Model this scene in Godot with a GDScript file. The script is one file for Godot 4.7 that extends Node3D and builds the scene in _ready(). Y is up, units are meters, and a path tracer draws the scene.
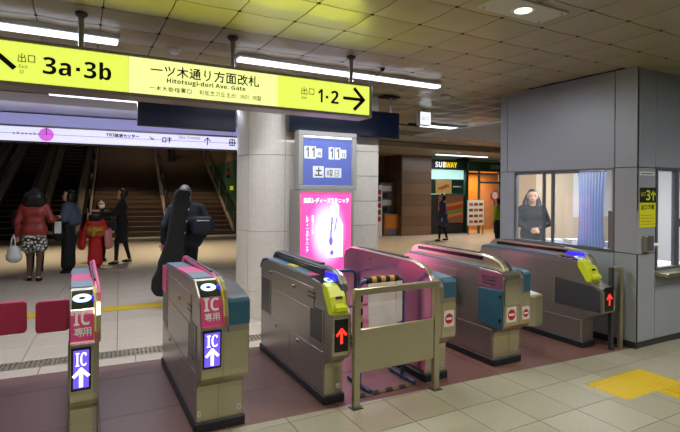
extends Node3D
# An underground station concourse with a row of ticket gates. Camera at the origin's column, gates run along -z, the gate row along +x.

const CEIL := 2.974
const HALL := 4.0  # the hall behind the gates is turned this many degrees against the gate row
var M := {}
var glyphs := {}
var noise_cache := {}

# ---------------------------------------------------------------- materials
func noise_tex(freq: float, lo: Color, hi: Color, size := 256, sd := 1, kind := FastNoiseLite.TYPE_SIMPLEX_SMOOTH, octaves := 4) -> NoiseTexture2D:
	var n := FastNoiseLite.new()
	n.seed = sd
	n.noise_type = kind
	n.frequency = freq
	n.fractal_octaves = octaves
	var t := NoiseTexture2D.new()
	t.width = size
	t.height = size
	t.seamless = true
	t.noise = n
	var g := Gradient.new()
	g.set_color(0, lo)
	g.set_color(1, hi)
	t.color_ramp = g
	return t

func mat(key: String, c: Color, rough := 0.6, metal := 0.0, spec := 0.5) -> StandardMaterial3D:
	var m := StandardMaterial3D.new()
	m.resource_name = key
	m.albedo_color = c
	m.roughness = rough
	m.metallic = metal
	m.metallic_specular = spec
	m.cull_mode = BaseMaterial3D.CULL_DISABLED
	M[key] = m
	return m

func grained(key: String, c: Color, rough: float, metal: float, freq: float, low: float, scale: Vector3, sd := 1, octaves := 4) -> StandardMaterial3D:
	var m := mat(key, c, rough, metal)
	m.albedo_texture = noise_tex(freq, Color(low, low, low), Color(1, 1, 1), 256, sd, FastNoiseLite.TYPE_SIMPLEX_SMOOTH, octaves)
	m.uv1_triplanar = true
	m.uv1_world_triplanar = true
	m.uv1_scale = scale
	return m

func glow(key: String, c: Color, energy: float) -> StandardMaterial3D:
	var m := mat(key, c, 0.5)
	m.emission_enabled = true
	m.emission = c
	m.emission_energy_multiplier = energy
	return m

func pane(key: String, c: Color, alpha: float) -> StandardMaterial3D:
	var m := mat(key, Color(c.r, c.g, c.b, alpha), 0.03)
	m.transparency = BaseMaterial3D.TRANSPARENCY_ALPHA
	return m

func materials() -> void:
	# stone and ceramics
	grained("tile_beige", Color(0.655, 0.64, 0.55), 0.42, 0.0, 0.05, 0.80, Vector3(6, 6, 6), 3, 5)
	grained("tile_beige_b", Color(0.635, 0.62, 0.53), 0.42, 0.0, 0.05, 0.80, Vector3(6, 6, 6), 4, 5)
	grained("tile_beige_c", Color(0.675, 0.66, 0.57), 0.42, 0.0, 0.05, 0.80, Vector3(6, 6, 6), 5, 5)
	grained("tile_hall", Color(0.77, 0.72, 0.65), 0.35, 0.0, 0.04, 0.86, Vector3(4, 4, 4), 6)
	grained("tile_hall_b", Color(0.75, 0.70, 0.63), 0.35, 0.0, 0.04, 0.86, Vector3(4, 4, 4), 7)
	grained("tile_red", Color(0.48, 0.335, 0.30), 0.40, 0.0, 0.08, 0.72, Vector3(8, 8, 8), 8, 5)
	grained("tile_red_b", Color(0.46, 0.32, 0.29), 0.40, 0.0, 0.08, 0.72, Vector3(8, 8, 8), 9, 5)
	mat("grout", Color(0.30, 0.28, 0.25), 0.9)
	mat("grout_red", Color(0.24, 0.16, 0.15), 0.9)
	mat("tactile", Color(0.74, 0.62, 0.09), 0.6)
	grained("marble", Color(0.87, 0.84, 0.78), 0.30, 0.0, 0.02, 0.95, Vector3(2, 2, 2), 10)
	grained("marble_b", Color(0.85, 0.82, 0.76), 0.30, 0.0, 0.02, 0.95, Vector3(2, 2, 2), 11)
	grained("brown_stone", Color(0.50, 0.40, 0.30), 0.35, 0.0, 0.03, 0.80, Vector3(2, 2, 2), 12)
	grained("brown_stone_b", Color(0.46, 0.365, 0.28), 0.35, 0.0, 0.03, 0.80, Vector3(2, 2, 2), 13)
	grained("stair_stone", Color(0.45, 0.36, 0.28), 0.5, 0.0, 0.05, 0.85, Vector3(3, 3, 3), 14)
	# ceiling
	var cm := mat("ceiling_panel", Color(0.62, 0.575, 0.43), 0.38, 0.0)
	cm.clearcoat_enabled = true
	cm.clearcoat = 0.25
	cm.clearcoat_roughness = 0.2
	mat("ceiling_gap", Color(0.10, 0.09, 0.08), 0.9)
	mat("ceiling_plain", Color(0.60, 0.57, 0.50), 0.5)
	mat("ceiling_gloss", Color(0.70, 0.69, 0.68), 0.30, 0.4)
	mat("wall_plain", Color(0.52, 0.48, 0.42), 0.8)
	mat("wall_dark", Color(0.16, 0.13, 0.11), 0.8)
	# metals
	var st := grained("steel", Color(0.74, 0.71, 0.60), 0.30, 0.85, 0.03, 0.97, Vector3(0.4, 30, 0.4), 20)  # yellow tint puts the exit sign's reflection into the colour
	st.roughness_texture = noise_tex(0.03, Color(0.9, 0.9, 0.9), Color(1, 1, 1), 256, 21)
	grained("steel_side", Color(0.66, 0.63, 0.60), 0.30, 0.85, 0.03, 0.97, Vector3(0.4, 30, 0.4), 22)
	mat("steel_mirror", Color(0.66, 0.62, 0.62), 0.16, 0.95)
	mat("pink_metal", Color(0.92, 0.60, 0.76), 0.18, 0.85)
	mat("steel_dark", Color(0.30, 0.30, 0.31), 0.4, 0.7)
	mat("chrome", Color(0.78, 0.78, 0.76), 0.12, 1.0)
	mat("chrome_warm", Color(0.76, 0.73, 0.64), 0.2, 0.95)
	mat("booth_panel", Color(0.60, 0.615, 0.62), 0.42, 0.15)
	mat("booth_seam", Color(0.10, 0.10, 0.11), 0.8)
	mat("frame_grey", Color(0.42, 0.42, 0.43), 0.45, 0.5)
	mat("pole_grey", Color(0.58, 0.57, 0.54), 0.35, 0.2)
	mat("plinth", Color(0.09, 0.10, 0.12), 0.45)
	mat("black", Color(0.025, 0.025, 0.03), 0.35)
	mat("black_matte", Color(0.03, 0.03, 0.03), 0.8)
	mat("slot_black", Color(0.015, 0.015, 0.018), 0.25)
	mat("display_black", Color(0.03, 0.06, 0.13), 0.15)
	mat("white", Color(0.85, 0.85, 0.83), 0.5)
	mat("paper", Color(0.82, 0.80, 0.78), 0.7)
	mat("ink", Color(0.03, 0.03, 0.04), 0.7)
	mat("ink_sign", Color(0.05, 0.055, 0.02), 0.6)
	mat("ink_sign_soft", Color(0.30, 0.31, 0.10), 0.6)
	mat("pink", Color(0.80, 0.25, 0.46), 0.35)
	mat("pink_flap", Color(0.70, 0.19, 0.33), 0.4)
	mat("teal", Color(0.17, 0.33, 0.40), 0.35)
	mat("teal_top", Color(0.35, 0.44, 0.50), 0.35, 0.2)
	mat("reader_yellow", Color(0.76, 0.80, 0.06), 0.4)
	mat("strip_yellow", Color(0.78, 0.70, 0.22), 0.4)
	mat("sign_red", Color(0.72, 0.06, 0.08), 0.5)
	mat("tiger_yellow", Color(0.70, 0.52, 0.14), 0.6)
	mat("hazard_worn", Color(0.47, 0.38, 0.20), 0.8)
	mat("hazard_black", Color(0.16, 0.12, 0.11), 0.8)
	mat("pipe_blue", Color(0.16, 0.27, 0.42), 0.4)
	mat("flap_grey", Color(0.22, 0.22, 0.23), 0.35)
	mat("lamp_housing", Color(0.75, 0.75, 0.73), 0.5)
	pane("glass", Color(0.9, 0.95, 0.95), 0.06).metallic_specular = 0.25
	pane("glass_escalator", Color(0.5, 0.55, 0.55), 0.25)
	# what gives off light, and what is only made to glow
	glow("tube_glow", Color(0.90, 0.93, 1.0), 2.6)
	glow("downlight_glow", Color(1.0, 0.98, 0.92), 3.0)
	glow("sign_yellow", Color(0.87, 0.93, 0.36), 1.2)
	glow("sign_pale", Color(0.95, 0.98, 0.62), 1.2)
	glow("led_purple", Color(0.42, 0.33, 0.88), 1.0)
	glow("led_white", Color(0.95, 0.95, 1.0), 1.6)
	glow("led_red", Color(1.0, 0.22, 0.16), 1.5)
	glow("led_blue", Color(0.16, 0.14, 1.0), 1.3)
	glow("led_ring", Color(0.75, 0.85, 1.0), 1.2)
	glow("band_white", Color(0.86, 0.86, 1.0), 1.15)
	glow("band_lavender", Color(0.66, 0.66, 0.90), 0.6)  # glow given to the strip above the band, which is no lamp
	glow("shop_white", Color(0.80, 1.0, 0.95), 0.5)  # shop ceiling lamp, and the glow painted over the shop's lit wall
	glow("shop_orange", Color(1.0, 0.62, 0.20), 0.7)
	glow("exit_white", Color(0.95, 0.98, 1.0), 1.3)
	glow("warm_glow", Color(1.0, 0.75, 0.4), 2.0)
	glow("date_blue", Color(0.07, 0.18, 0.58), 0.3)

# ---------------------------------------------------------------- geometry helpers
func mb() -> SurfaceTool:
	var st := SurfaceTool.new()
	st.begin(Mesh.PRIMITIVE_TRIANGLES)
	st.set_smooth_group(-1)
	return st

func tri(st: SurfaceTool, a: Vector3, b: Vector3, c: Vector3) -> void:  # counter-clockwise seen from outside
	st.add_vertex(a)
	st.add_vertex(c)
	st.add_vertex(b)

func quad(st: SurfaceTool, a: Vector3, b: Vector3, c: Vector3, d: Vector3) -> void:
	tri(st, a, b, c)
	tri(st, a, c, d)

func hexa(st: SurfaceTool, v: Array) -> void:  # v: bottom 0-3 counter-clockwise from above, top 4-7
	quad(st, v[3], v[2], v[1], v[0])
	quad(st, v[4], v[5], v[6], v[7])
	for i in 4:
		var j := (i + 1) % 4
		quad(st, v[i], v[j], v[j + 4], v[i + 4])

func box(st: SurfaceTool, lo: Vector3, hi: Vector3, bevel := 0.0) -> void:
	if bevel <= 0.0:
		hexa(st, [Vector3(lo.x, lo.y, hi.z), Vector3(hi.x, lo.y, hi.z), Vector3(hi.x, lo.y, lo.z), Vector3(lo.x, lo.y, lo.z), Vector3(lo.x, hi.y, hi.z), Vector3(hi.x, hi.y, hi.z), Vector3(hi.x, hi.y, lo.z), Vector3(lo.x, hi.y, lo.z)])
		return
	var b := minf(bevel, 0.45 * minf(hi.x - lo.x, minf(hi.y - lo.y, hi.z - lo.z)))
	var p := PackedVector2Array([Vector2(lo.x, lo.y), Vector2(hi.x, lo.y), Vector2(hi.x, hi.y), Vector2(lo.x, hi.y)])
	prism(st, chamfered(p, b), Transform3D(Basis.IDENTITY, Vector3(0, 0, lo.z)), hi.z - lo.z, b)

func chamfered(p: PackedVector2Array, b: float) -> PackedVector2Array:
	var out := PackedVector2Array()
	var n := p.size()
	for i in n:
		var d0 := (p[(i + n - 1) % n] - p[i]).normalized()
		var d1 := (p[(i + 1) % n] - p[i]).normalized()
		out.append(p[i] + d0 * b)
		out.append(p[i] + d1 * b)
	return out

func rounded(p: PackedVector2Array, b: float, seg := 4) -> PackedVector2Array:
	var out := PackedVector2Array()
	var n := p.size()
	for i in n:
		var a: Vector2 = p[i] + (p[(i + n - 1) % n] - p[i]).normalized() * b
		var c: Vector2 = p[i] + (p[(i + 1) % n] - p[i]).normalized() * b
		for k in seg + 1:
			var t := float(k) / seg
			out.append(a.lerp(p[i], t).lerp(p[i].lerp(c, t), t))
	return out

func rect(x0: float, y0: float, x1: float, y1: float) -> PackedVector2Array:
	return PackedVector2Array([Vector2(x0, y0), Vector2(x1, y0), Vector2(x1, y1), Vector2(x0, y1)])

func inset(p: PackedVector2Array, b: float) -> PackedVector2Array:
	var out := PackedVector2Array()
	var n := p.size()
	for i in n:
		var d0: Vector2 = (p[i] - p[(i + n - 1) % n]).normalized()
		var d1: Vector2 = (p[(i + 1) % n] - p[i]).normalized()
		var m := (Vector2(-d0.y, d0.x) + Vector2(-d1.y, d1.x)).normalized()
		var k := maxf(0.4, m.dot(Vector2(-d1.y, d1.x)))
		out.append(p[i] + m * b / k)
	return out

func prism(st: SurfaceTool, pts: PackedVector2Array, T: Transform3D, depth: float, bevel := 0.0) -> void:
	# a polygon in T's xy plane, pushed along T's z
	var p := pts
	if Geometry2D.is_polygon_clockwise(p):
		p = p.duplicate()
		p.reverse()
	var n := p.size()
	var q := inset(p, bevel) if bevel > 0.0 else p
	var idx := Geometry2D.triangulate_polygon(q)
	for i in range(0, idx.size(), 3):
		var a := q[idx[i]]
		var b := q[idx[i + 1]]
		var c := q[idx[i + 2]]
		if (b - a).cross(c - a) < 0.0:
			var s := b
			b = c
			c = s
		tri(st, T * Vector3(a.x, a.y, depth), T * Vector3(b.x, b.y, depth), T * Vector3(c.x, c.y, depth))
		tri(st, T * Vector3(a.x, a.y, 0), T * Vector3(c.x, c.y, 0), T * Vector3(b.x, b.y, 0))
	for i in n:
		var j := (i + 1) % n
		quad(st, T * Vector3(p[i].x, p[i].y, bevel), T * Vector3(p[j].x, p[j].y, bevel), T * Vector3(p[j].x, p[j].y, depth - bevel), T * Vector3(p[i].x, p[i].y, depth - bevel))
		if bevel > 0.0:
			quad(st, T * Vector3(p[i].x, p[i].y, depth - bevel), T * Vector3(p[j].x, p[j].y, depth - bevel), T * Vector3(q[j].x, q[j].y, depth), T * Vector3(q[i].x, q[i].y, depth))
			quad(st, T * Vector3(q[i].x, q[i].y, 0), T * Vector3(q[j].x, q[j].y, 0), T * Vector3(p[j].x, p[j].y, bevel), T * Vector3(p[i].x, p[i].y, bevel))

# profile in (z, y), pushed along +x from x0 to x1
func side_prism(st: SurfaceTool, zy: PackedVector2Array, x0: float, x1: float, bevel := 0.0) -> void:
	# local x -> -z so that the basis stays right-handed: columns (0,0,-1), (0,1,0), (1,0,0)
	var p := PackedVector2Array()
	for v in zy:
		p.append(Vector2(-v.x, v.y))
	prism(st, p, Transform3D(Basis(Vector3(0, 0, -1), Vector3(0, 1, 0), Vector3(1, 0, 0)), Vector3(x0, 0, 0)), x1 - x0, bevel)

# outline in (x, z), raised from y0 to y1
func plan_prism(st: SurfaceTool, xz: PackedVector2Array, y0: float, y1: float, bevel := 0.0) -> void:
	var p := PackedVector2Array()
	for v in xz:
		p.append(Vector2(v.x, -v.y))
	prism(st, p, Transform3D(Basis(Vector3(1, 0, 0), Vector3(0, 0, -1), Vector3(0, 1, 0)), Vector3(0, y0, 0)), y1 - y0, bevel)

func tube(st: SurfaceTool, path: Array, r: float, n := 8, r_end := -1.0) -> void:
	st.set_smooth_group(1)
	var rings := []
	for i in path.size():
		var p: Vector3 = path[i]
		var d: Vector3
		if i == 0:
			d = path[1] - p
		elif i == path.size() - 1:
			d = p - path[i - 1]
		else:
			d = (path[i + 1] - p).normalized() + (p - path[i - 1]).normalized()
		d = d.normalized()
		var u := d.cross(Vector3.UP if absf(d.y) < 0.9 else Vector3.RIGHT).normalized()
		var v := u.cross(d).normalized()
		var rr := r if r_end < 0.0 else lerpf(r, r_end, float(i) / (path.size() - 1))
		var ring := []
		for k in n:
			var a := TAU * k / n
			ring.append(p + (u * cos(a) + v * sin(a)) * rr)
		rings.append(ring)
	for i in path.size() - 1:
		for k in n:
			var j := (k + 1) % n
			quad(st, rings[i][j], rings[i][k], rings[i + 1][k], rings[i + 1][j])
	st.set_smooth_group(-1)
	for k in range(1, n - 1):
		tri(st, rings[0][0], rings[0][k], rings[0][k + 1])
		tri(st, rings[-1][0], rings[-1][k + 1], rings[-1][k])

func lathe(st: SurfaceTool, profile: Array, at: Vector3, n := 16) -> void:  # profile of (radius, height)
	st.set_smooth_group(1)
	for i in profile.size() - 1:
		for k in n:
			var a := TAU * k / n
			var b := TAU * (k + 1) / n
			var p: Vector2 = profile[i]
			var q: Vector2 = profile[i + 1]
			quad(st, at + Vector3(cos(b) * p.x, p.y, sin(b) * p.x), at + Vector3(cos(a) * p.x, p.y, sin(a) * p.x), at + Vector3(cos(a) * q.x, q.y, sin(a) * q.x), at + Vector3(cos(b) * q.x, q.y, sin(b) * q.x))
	st.set_smooth_group(-1)

func obj(called: String, st: SurfaceTool, m: String, parent: Node = self) -> MeshInstance3D:
	st.generate_normals()
	var o := MeshInstance3D.new()
	o.name = called
	o.mesh = st.commit()
	o.material_override = M[m]
	parent.add_child(o, true)
	return o

func share(called: String, mesh: Mesh, m: String, parent: Node, at: Vector3) -> MeshInstance3D:
	var o := MeshInstance3D.new()
	o.name = called
	o.mesh = mesh
	o.material_override = M[m]
	o.position = at
	parent.add_child(o, true)
	return o

func commit(st: SurfaceTool) -> ArrayMesh:
	st.generate_normals()
	return st.commit()

func tag(o: Node, label: String, category: String, group := "") -> Node:
	o.set_meta("label", label)
	o.set_meta("category", category)
	if group != "":
		o.set_meta("group", group)
	return o

func numbered(called: String) -> String:
	if not has_node(NodePath(called)):
		return called
	var k := 1
	while has_node(NodePath("%s_%03d" % [called, k])):
		k += 1
	return "%s_%03d" % [called, k]

func thing(called: String, label: String, category: String, at := Vector3.ZERO, turn := 0.0, group := "") -> Node3D:
	var o := Node3D.new()
	o.name = numbered(called)
	add_child(o)
	o.position = at
	o.rotation_degrees.y = turn
	tag(o, label, category, group)
	return o

func structure(called: String, at := Vector3.ZERO, turn := 0.0) -> Node3D:
	var o := Node3D.new()
	o.name = called
	add_child(o)
	o.position = at
	o.rotation_degrees.y = turn
	o.set_meta("kind", "structure")
	return o

func bx(called: String, lo: Vector3, hi: Vector3, m: String, parent: Node, bevel := 0.0) -> MeshInstance3D:
	var st := mb()
	box(st, lo, hi, bevel)
	return obj(called, st, m, parent)

func hall_point(u: float, y: float, w: float) -> Vector3:
	var f := deg_to_rad(HALL)
	return Vector3(0, y, -10) + Vector3(cos(f), 0, sin(f)) * u + Vector3(sin(f), 0, -cos(f)) * w

# ---------------------------------------------------------------- lettering
func latin(parent: Node, called: String, text: String, m: String, at: Vector3, height: float, width := 0.0, bold := false, serif := false, basis := Basis.IDENTITY) -> MeshInstance3D:
	# height: of a capital letter; width: squeezed or stretched to that if given; at: lower left corner of the line
	var f := SystemFont.new()
	f.font_names = PackedStringArray(["Droid Serif" if serif else "Droid Sans"])
	f.font_weight = 700 if bold else 400
	var t := TextMesh.new()
	t.text = text
	t.font = f
	t.font_size = 48
	t.pixel_size = height / 34.0
	t.depth = 0.002
	t.curve_step = 2.0
	t.horizontal_alignment = HORIZONTAL_ALIGNMENT_LEFT
	t.vertical_alignment = VERTICAL_ALIGNMENT_BOTTOM
	var arrays := t.get_mesh_arrays()
	var am := ArrayMesh.new()
	var verts: PackedVector3Array = arrays[Mesh.ARRAY_VERTEX]
	var lo := Vector3(1e9, 1e9, 1e9)
	var hi := -lo
	for v in verts:
		lo = lo.min(v)
		hi = hi.max(v)
	var k := width / maxf(hi.x - lo.x, 1e-6) if width > 0.0 else 1.0
	var base := lo.y
	for c in text:
		if c in "gjpqy,;()":
			base = lo.y + height * 0.30
			break
	for i in verts.size():
		verts[i] = basis * Vector3((verts[i].x - lo.x) * k, verts[i].y - base, verts[i].z) + at
	var out := []
	out.resize(Mesh.ARRAY_MAX)
	out[Mesh.ARRAY_VERTEX] = verts
	out[Mesh.ARRAY_INDEX] = arrays[Mesh.ARRAY_INDEX]
	var nn: PackedVector3Array = arrays[Mesh.ARRAY_NORMAL]
	for i in nn.size():
		nn[i] = basis * nn[i]
	out[Mesh.ARRAY_NORMAL] = nn
	am.add_surface_from_arrays(Mesh.PRIMITIVE_TRIANGLES, out)
	var o := MeshInstance3D.new()
	o.name = called
	o.mesh = am
	o.material_override = M[m]
	parent.add_child(o, true)
	return o

func stroke_line(st: SurfaceTool, pts: Array, wd: float, T: Transform3D) -> void:
	# flat bars 2 mm thick along a line of points in T's xy plane
	for i in pts.size() - 1:
		var a: Vector2 = pts[i]
		var b: Vector2 = pts[i + 1]
		var d := (b - a).normalized() * wd * 0.5
		var n := Vector2(-d.y, d.x)
		a -= d * 0.7
		b += d * 0.7
		var c := [a - n, b - n, b + n, a + n]
		quad(st, T * Vector3(c[0].x, c[0].y, 0.002), T * Vector3(c[1].x, c[1].y, 0.002), T * Vector3(c[2].x, c[2].y, 0.002), T * Vector3(c[3].x, c[3].y, 0.002))

func kana(st: SurfaceTool, text: String, at: Vector3, size: float, pitch: float, wd: float, basis := Basis.IDENTITY, down := false, squeeze := 1.0) -> void:
	# characters drawn with strokes; at: upper left corner of the first; size: of the square
	var x := 0.0
	for ch in text:
		if glyphs.has(ch):
			for s in glyphs[ch]:
				var pts := []
				for p in s:
					pts.append(Vector2(p.x * size * 0.1 * squeeze, -p.y * size * 0.1))
				var off := Vector3(0, -x, 0) if down else Vector3(x, 0, 0)
				stroke_line(st, pts, wd, Transform3D(basis, at + basis * off))
		x += pitch

func glyph(ch: String, code: String) -> void:
	var strokes := []
	for s in code.split(";"):
		var line := []
		for p in s.strip_edges().split(" ", false):
			var xy := p.split(",")
			line.append(Vector2(xy[0].to_float(), xy[1].to_float()))
		strokes.append(line)
	glyphs[ch] = strokes

func make_glyphs() -> void:
	glyph("出", "5,.5 5,9.5;1.8,2 1.8,4.8 8.2,4.8 8.2,2;1,6 1,9.5 9,9.5 9,6")
	glyph("口", "1.5,1.8 8.5,1.8 8.5,8.8 1.5,8.8 1.5,1.8")
	glyph("一", ".6,5 9.4,5")
	glyph("ツ", "1.5,2 2.5,5;4.3,1.5 5.2,4.5;8.8,1.8 7.6,5.5 3.6,9")
	glyph("木", ".8,3.2 9.2,3.2;5,.5 5,9.6;5,3.4 3.2,6.2 .8,8;5,3.4 6.8,6.2 9.2,8")
	glyph("通", "1,1 2.2,2.2;.5,4.2 2.2,4.2 2.2,7 .7,8.9;2.2,7.2 4,9.1 9.6,9.2;4,.9 8.5,.9 6.8,2.2;4,7.8 4,2.8 8.8,2.8 8.8,7.8;4,4.4 8.8,4.4;4,6 8.8,6;6.4,2.8 6.4,7.8")
	glyph("り", "3,1 2.6,5 3.3,6;7,1 7.3,4.5 6.5,7.5 4,9.5")
	glyph("方", "5,.4 5,2;.6,2.2 9.4,2.2;4.2,2.4 3.7,6 1,9.5;4,4.6 8.2,4.6 7.7,9.2 6,9")
	glyph("面", ".5,1 9.5,1;5,1 4.3,2.8;1.2,9.5 1.2,3 8.8,3 8.8,9.5;1.2,9 8.8,9;3.8,3 3.8,9;6.2,3 6.2,9;3.8,5 6.2,5;3.8,7 6.2,7")
	glyph("改", ".8,1.4 4,1.4 4,4.8 1.1,4.8 1.1,9 4.2,7.8;6.5,.5 5,4;5.8,2.6 9.5,2.6;8.4,2.8 7,7 4.6,9.5;5.6,4 7.2,7 9.6,9.5")
	glyph("札", ".5,3 4.5,3;2.5,.5 2.5,9.6;2.5,3.4 .5,7;2.5,3.6 4.4,6;6,.5 6,8.6 6.6,9.3 9.4,9.3 9.4,7.5")
	glyph("大", ".8,3.5 9.2,3.5;5,.5 4.6,5 1,9.5;5,4 6.5,7 9.2,9.5")
	glyph("街", "2,.8 .4,3;2.4,3 .3,6;1.5,4.6 1.5,9.5;3.2,2.4 6.2,2.4;4.7,.8 4.7,4.4;3,4.4 6.4,4.4;3.2,7 6.2,7;4.7,5.4 4.7,9.2;3,9.2 6.4,9.2;7,2 9.6,2;6.8,4.6 9.8,4.6;8.5,4.6 8.5,9.5")
	glyph("检", ".4,3 4,3;2.2,.5 2.2,9.5;2.2,3.4 .4,7;6.8,.6 4.2,3.4;6.8,.6 9.6,3.4;5.4,4 8.4,4;5,5.4 5.6,8;6.9,5.2 7.1,7.6;9,5.2 8,8.4;4.4,9.2 9.6,9.2")
	glyph("票", "1,1 9,1;1.4,4.6 1.4,2.4 8.6,2.4 8.6,4.6 1.4,4.6;4,1 4,4.6;6,1 6,4.6;2.4,5.8 7.6,5.8;1,7 9,7;5,7 5,9.6;3,7.8 1.6,9.4;7,7.8 8.4,9.4")
	glyph("히", "2.4,.8 4.6,.8;.8,2.4 6.2,2.4;3.5,3.8 1.6,5.8 3.5,8 5.4,5.8 3.5,3.8;8.5,.4 8.5,9.6")
	glyph("토", "8,1 2,1 2,6 8,6;2,3.5 8,3.5;5,6 5,8.8;.8,8.8 9.2,8.8")
	glyph("츠", "4,.6 6,.6;1.5,2.2 8.5,2.2;5,2.2 2,6;5,2.8 8,6;.8,8.6 9.2,8.6")
	glyph("기", "1,1.5 5.4,1.5 4.8,5.5 1,9;8.3,.4 8.3,9.6")
	glyph("도", "8,1 2,1 2,5 8,5;5,5 5,8.6;.8,8.6 9.2,8.6")
	glyph("오", "5,.6 2.6,3 5,5.4 7.4,3 5,.6;5,5.6 5,8.6;.8,8.6 9.2,8.6")
	glyph("리", "1,1.2 5,1.2 5,4.5 1,4.5 1,8.5 5.6,8;8.3,.4 8.3,9.6")
	glyph("거", "1,1.5 5,1.5 4.4,5.5 1,9;5.6,4.6 8.3,4.6;8.3,.4 8.3,9.6")
	glyph("개", ".6,1.5 4,1.5 3.4,5.5 .6,9;6,.6 6,9.2;6,4.6 8.6,4.6;8.6,.4 8.6,9.6")
	glyph("찰", "2.4,.4 4.4,.4;.8,1.6 5.6,1.6;3.2,1.6 .8,4.4;3.2,1.8 5.6,4.4;7.6,.3 7.6,4.8;7.6,2.6 9.6,2.6;1.6,5.6 7.8,5.6 7.8,7.4 1.6,7.4 1.6,9.4 8.2,9.4")
	glyph("専", "5,.3 5,5.4;.8,1.4 9.2,1.4;2,2.6 8,2.6 8,5.3 2,5.3 2,2.6;2,3.9 8,3.9;.5,6.7 9.5,6.7;7,5.6 7,9.5 5.6,9.3;3,7.4 4,8.4")
	glyph("用", "8.6,9.4 8.6,1 2,1 2,6 1,9.5;2,3.8 8.6,3.8;2,6.4 8.6,6.4;5.2,1 5.2,9.4")
	glyph("美", "3,.4 3.8,1.6;7,.4 6.2,1.6;1,2 9,2;1.6,3.5 8.4,3.5;1,5 9,5;5,2 5,5;1,6.6 9,6.6;5,5.2 4,7.5 1,9.6;5.2,6.8 9,9.6")
	glyph("風", "9.4,9.4 8.2,7 8.2,1 1.8,1 1.6,6 .6,9.5;3,3 7,2.6;3.4,4 6.6,4 6.6,6.2 3.4,6.2 3.4,4;5,3 5,8.6;3,8.8 7,8.4")
	glyph("レ", "2.5,1 2.5,9 8.5,5")
	glyph("デ", "2,2 6.5,2;1,4.6 8.5,4.6;5,4.6 4.5,7 2.5,9.4;7.5,.6 8,1.8;8.8,.4 9.3,1.6")
	glyph("ィ", "7,3 2.5,7;5.4,5 5.4,9.5")
	glyph("ー", ".8,5 9.2,5")
	glyph("ス", "2,2 8,2 6,6 1.5,9.2;6,6 9,9")
	glyph("ク", "4,.6 1.5,5;3.6,2.4 8.4,2.4 7,6 3,9.6")
	glyph("リ", "3,1 3,6;7.2,1 7.2,5 4,9.5")
	glyph("ニ", "2,3 8,3;1,8 9,8")
	glyph("ッ", "2,4 2.8,6.2;4.4,3.6 5.1,5.8;8,4 7,7 4.4,9.2")
	glyph("セ", ".8,4.2 9,3 7.5,5.6;3.6,1 3.6,8.5 8.8,8.8")
	glyph("ン", "1.5,2 3.5,3.6;1.8,9 6,7.4 9,3")
	glyph("タ", "4,.6 1.5,5;3.6,2.2 8.4,2.2 7,6 3,9.6;3.6,4.6 7,7")
	glyph("放", "2.4,.4 2.4,1.8;.4,2 4.8,2;1.8,2 1.6,5 .4,9;1.8,4.2 4,4.2 3.8,9 2.6,9;6.5,.5 5.2,4;5.8,2.6 9.5,2.6;8.4,2.8 7,7 5,9.5;5.8,4 7.2,7 9.6,9.5")
	glyph("送", "1,1 2.2,2.2;.5,4.2 2.2,4.2 2.2,7 .7,8.9;2.2,7.2 4,9.1 9.6,9.2;4.6,.6 5.4,1.8;8.2,.6 7.4,1.8;4,2.4 9,2.4;3.6,4.6 9.4,4.6;6.5,2.4 6,5.4 3.8,7.6;6.5,4.8 9,7.6")
	glyph("月", "8,9.4 8,1 2.5,1 2.5,6 1.2,9.5;2.5,3.6 8,3.6;2.5,6 8,6")
	glyph("日", "2,1 2,9.5 8,9.5 8,1 2,1;2,5.2 8,5.2")
	glyph("土", "2,3.8 8,3.8;5,.6 5,9;.8,9 9.2,9")
	glyph("曜", ".6,2 .6,8 3,8 3,2 .6,2;.6,5 3,5;4,.8 6.2,.8 6.2,3;7,.8 9.2,.8 9.2,3;4.2,2 6.2,2;7,2 9.2,2;5.4,4 5.4,9.4;5.4,4.6 9.4,4.6;7.4,4.6 7.4,9.2;5.4,6.2 9,6.2;5.4,7.7 9,7.7;5.4,9.2 9.6,9.2")

# ---------------------------------------------------------------- lights
func area(called: String, at: Vector3, size: Vector2, rot: Vector3, c: Color, energy: float) -> AreaLight3D:
	var l := AreaLight3D.new()
	l.name = called
	l.area_size = size
	l.area_normalize_energy = true
	l.light_color = c
	l.light_energy = energy
	l.area_range = 40.0
	l.area_attenuation = 2.0
	l.shadow_enabled = true
	l.position = at
	l.rotation_degrees = rot
	add_child(l, true)
	return l

func spot(called: String, at: Vector3, angle: float, c: Color, energy: float, size := 0.05) -> SpotLight3D:
	var l := SpotLight3D.new()
	l.name = called
	l.position = at
	l.rotation_degrees = Vector3(-90, 0, 0)
	l.spot_range = 40.0
	l.spot_attenuation = 2.0
	l.spot_angle = angle
	l.spot_angle_attenuation = 0.9
	l.light_color = c
	l.light_energy = energy
	l.light_size = size
	l.shadow_enabled = true
	add_child(l, true)
	return l

func tube_lamp(x0: float, x1: float, z: float, label: String, energy: float) -> void:
	var t := thing("ceiling_tube_light", label, "light", Vector3(0.5 * (x0 + x1), CEIL, z), 0, "fluorescent strips under the ceiling")
	var h := 0.5 * (x1 - x0)
	bx("housing", Vector3(-h, -0.045, -0.075), Vector3(h, 0.0, 0.075), "lamp_housing", t, 0.006)
	bx("diffuser", Vector3(-h + 0.01, -0.075, -0.055), Vector3(h - 0.01, -0.046, 0.055), "tube_glow", t, 0.008)
	area("tube_light_source", Vector3(0.5 * (x0 + x1), CEIL - 0.08, z), Vector2(2.0 * h - 0.04, 0.10), Vector3(-90, 0, 0), Color(0.93, 0.95, 1.0), energy)

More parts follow.
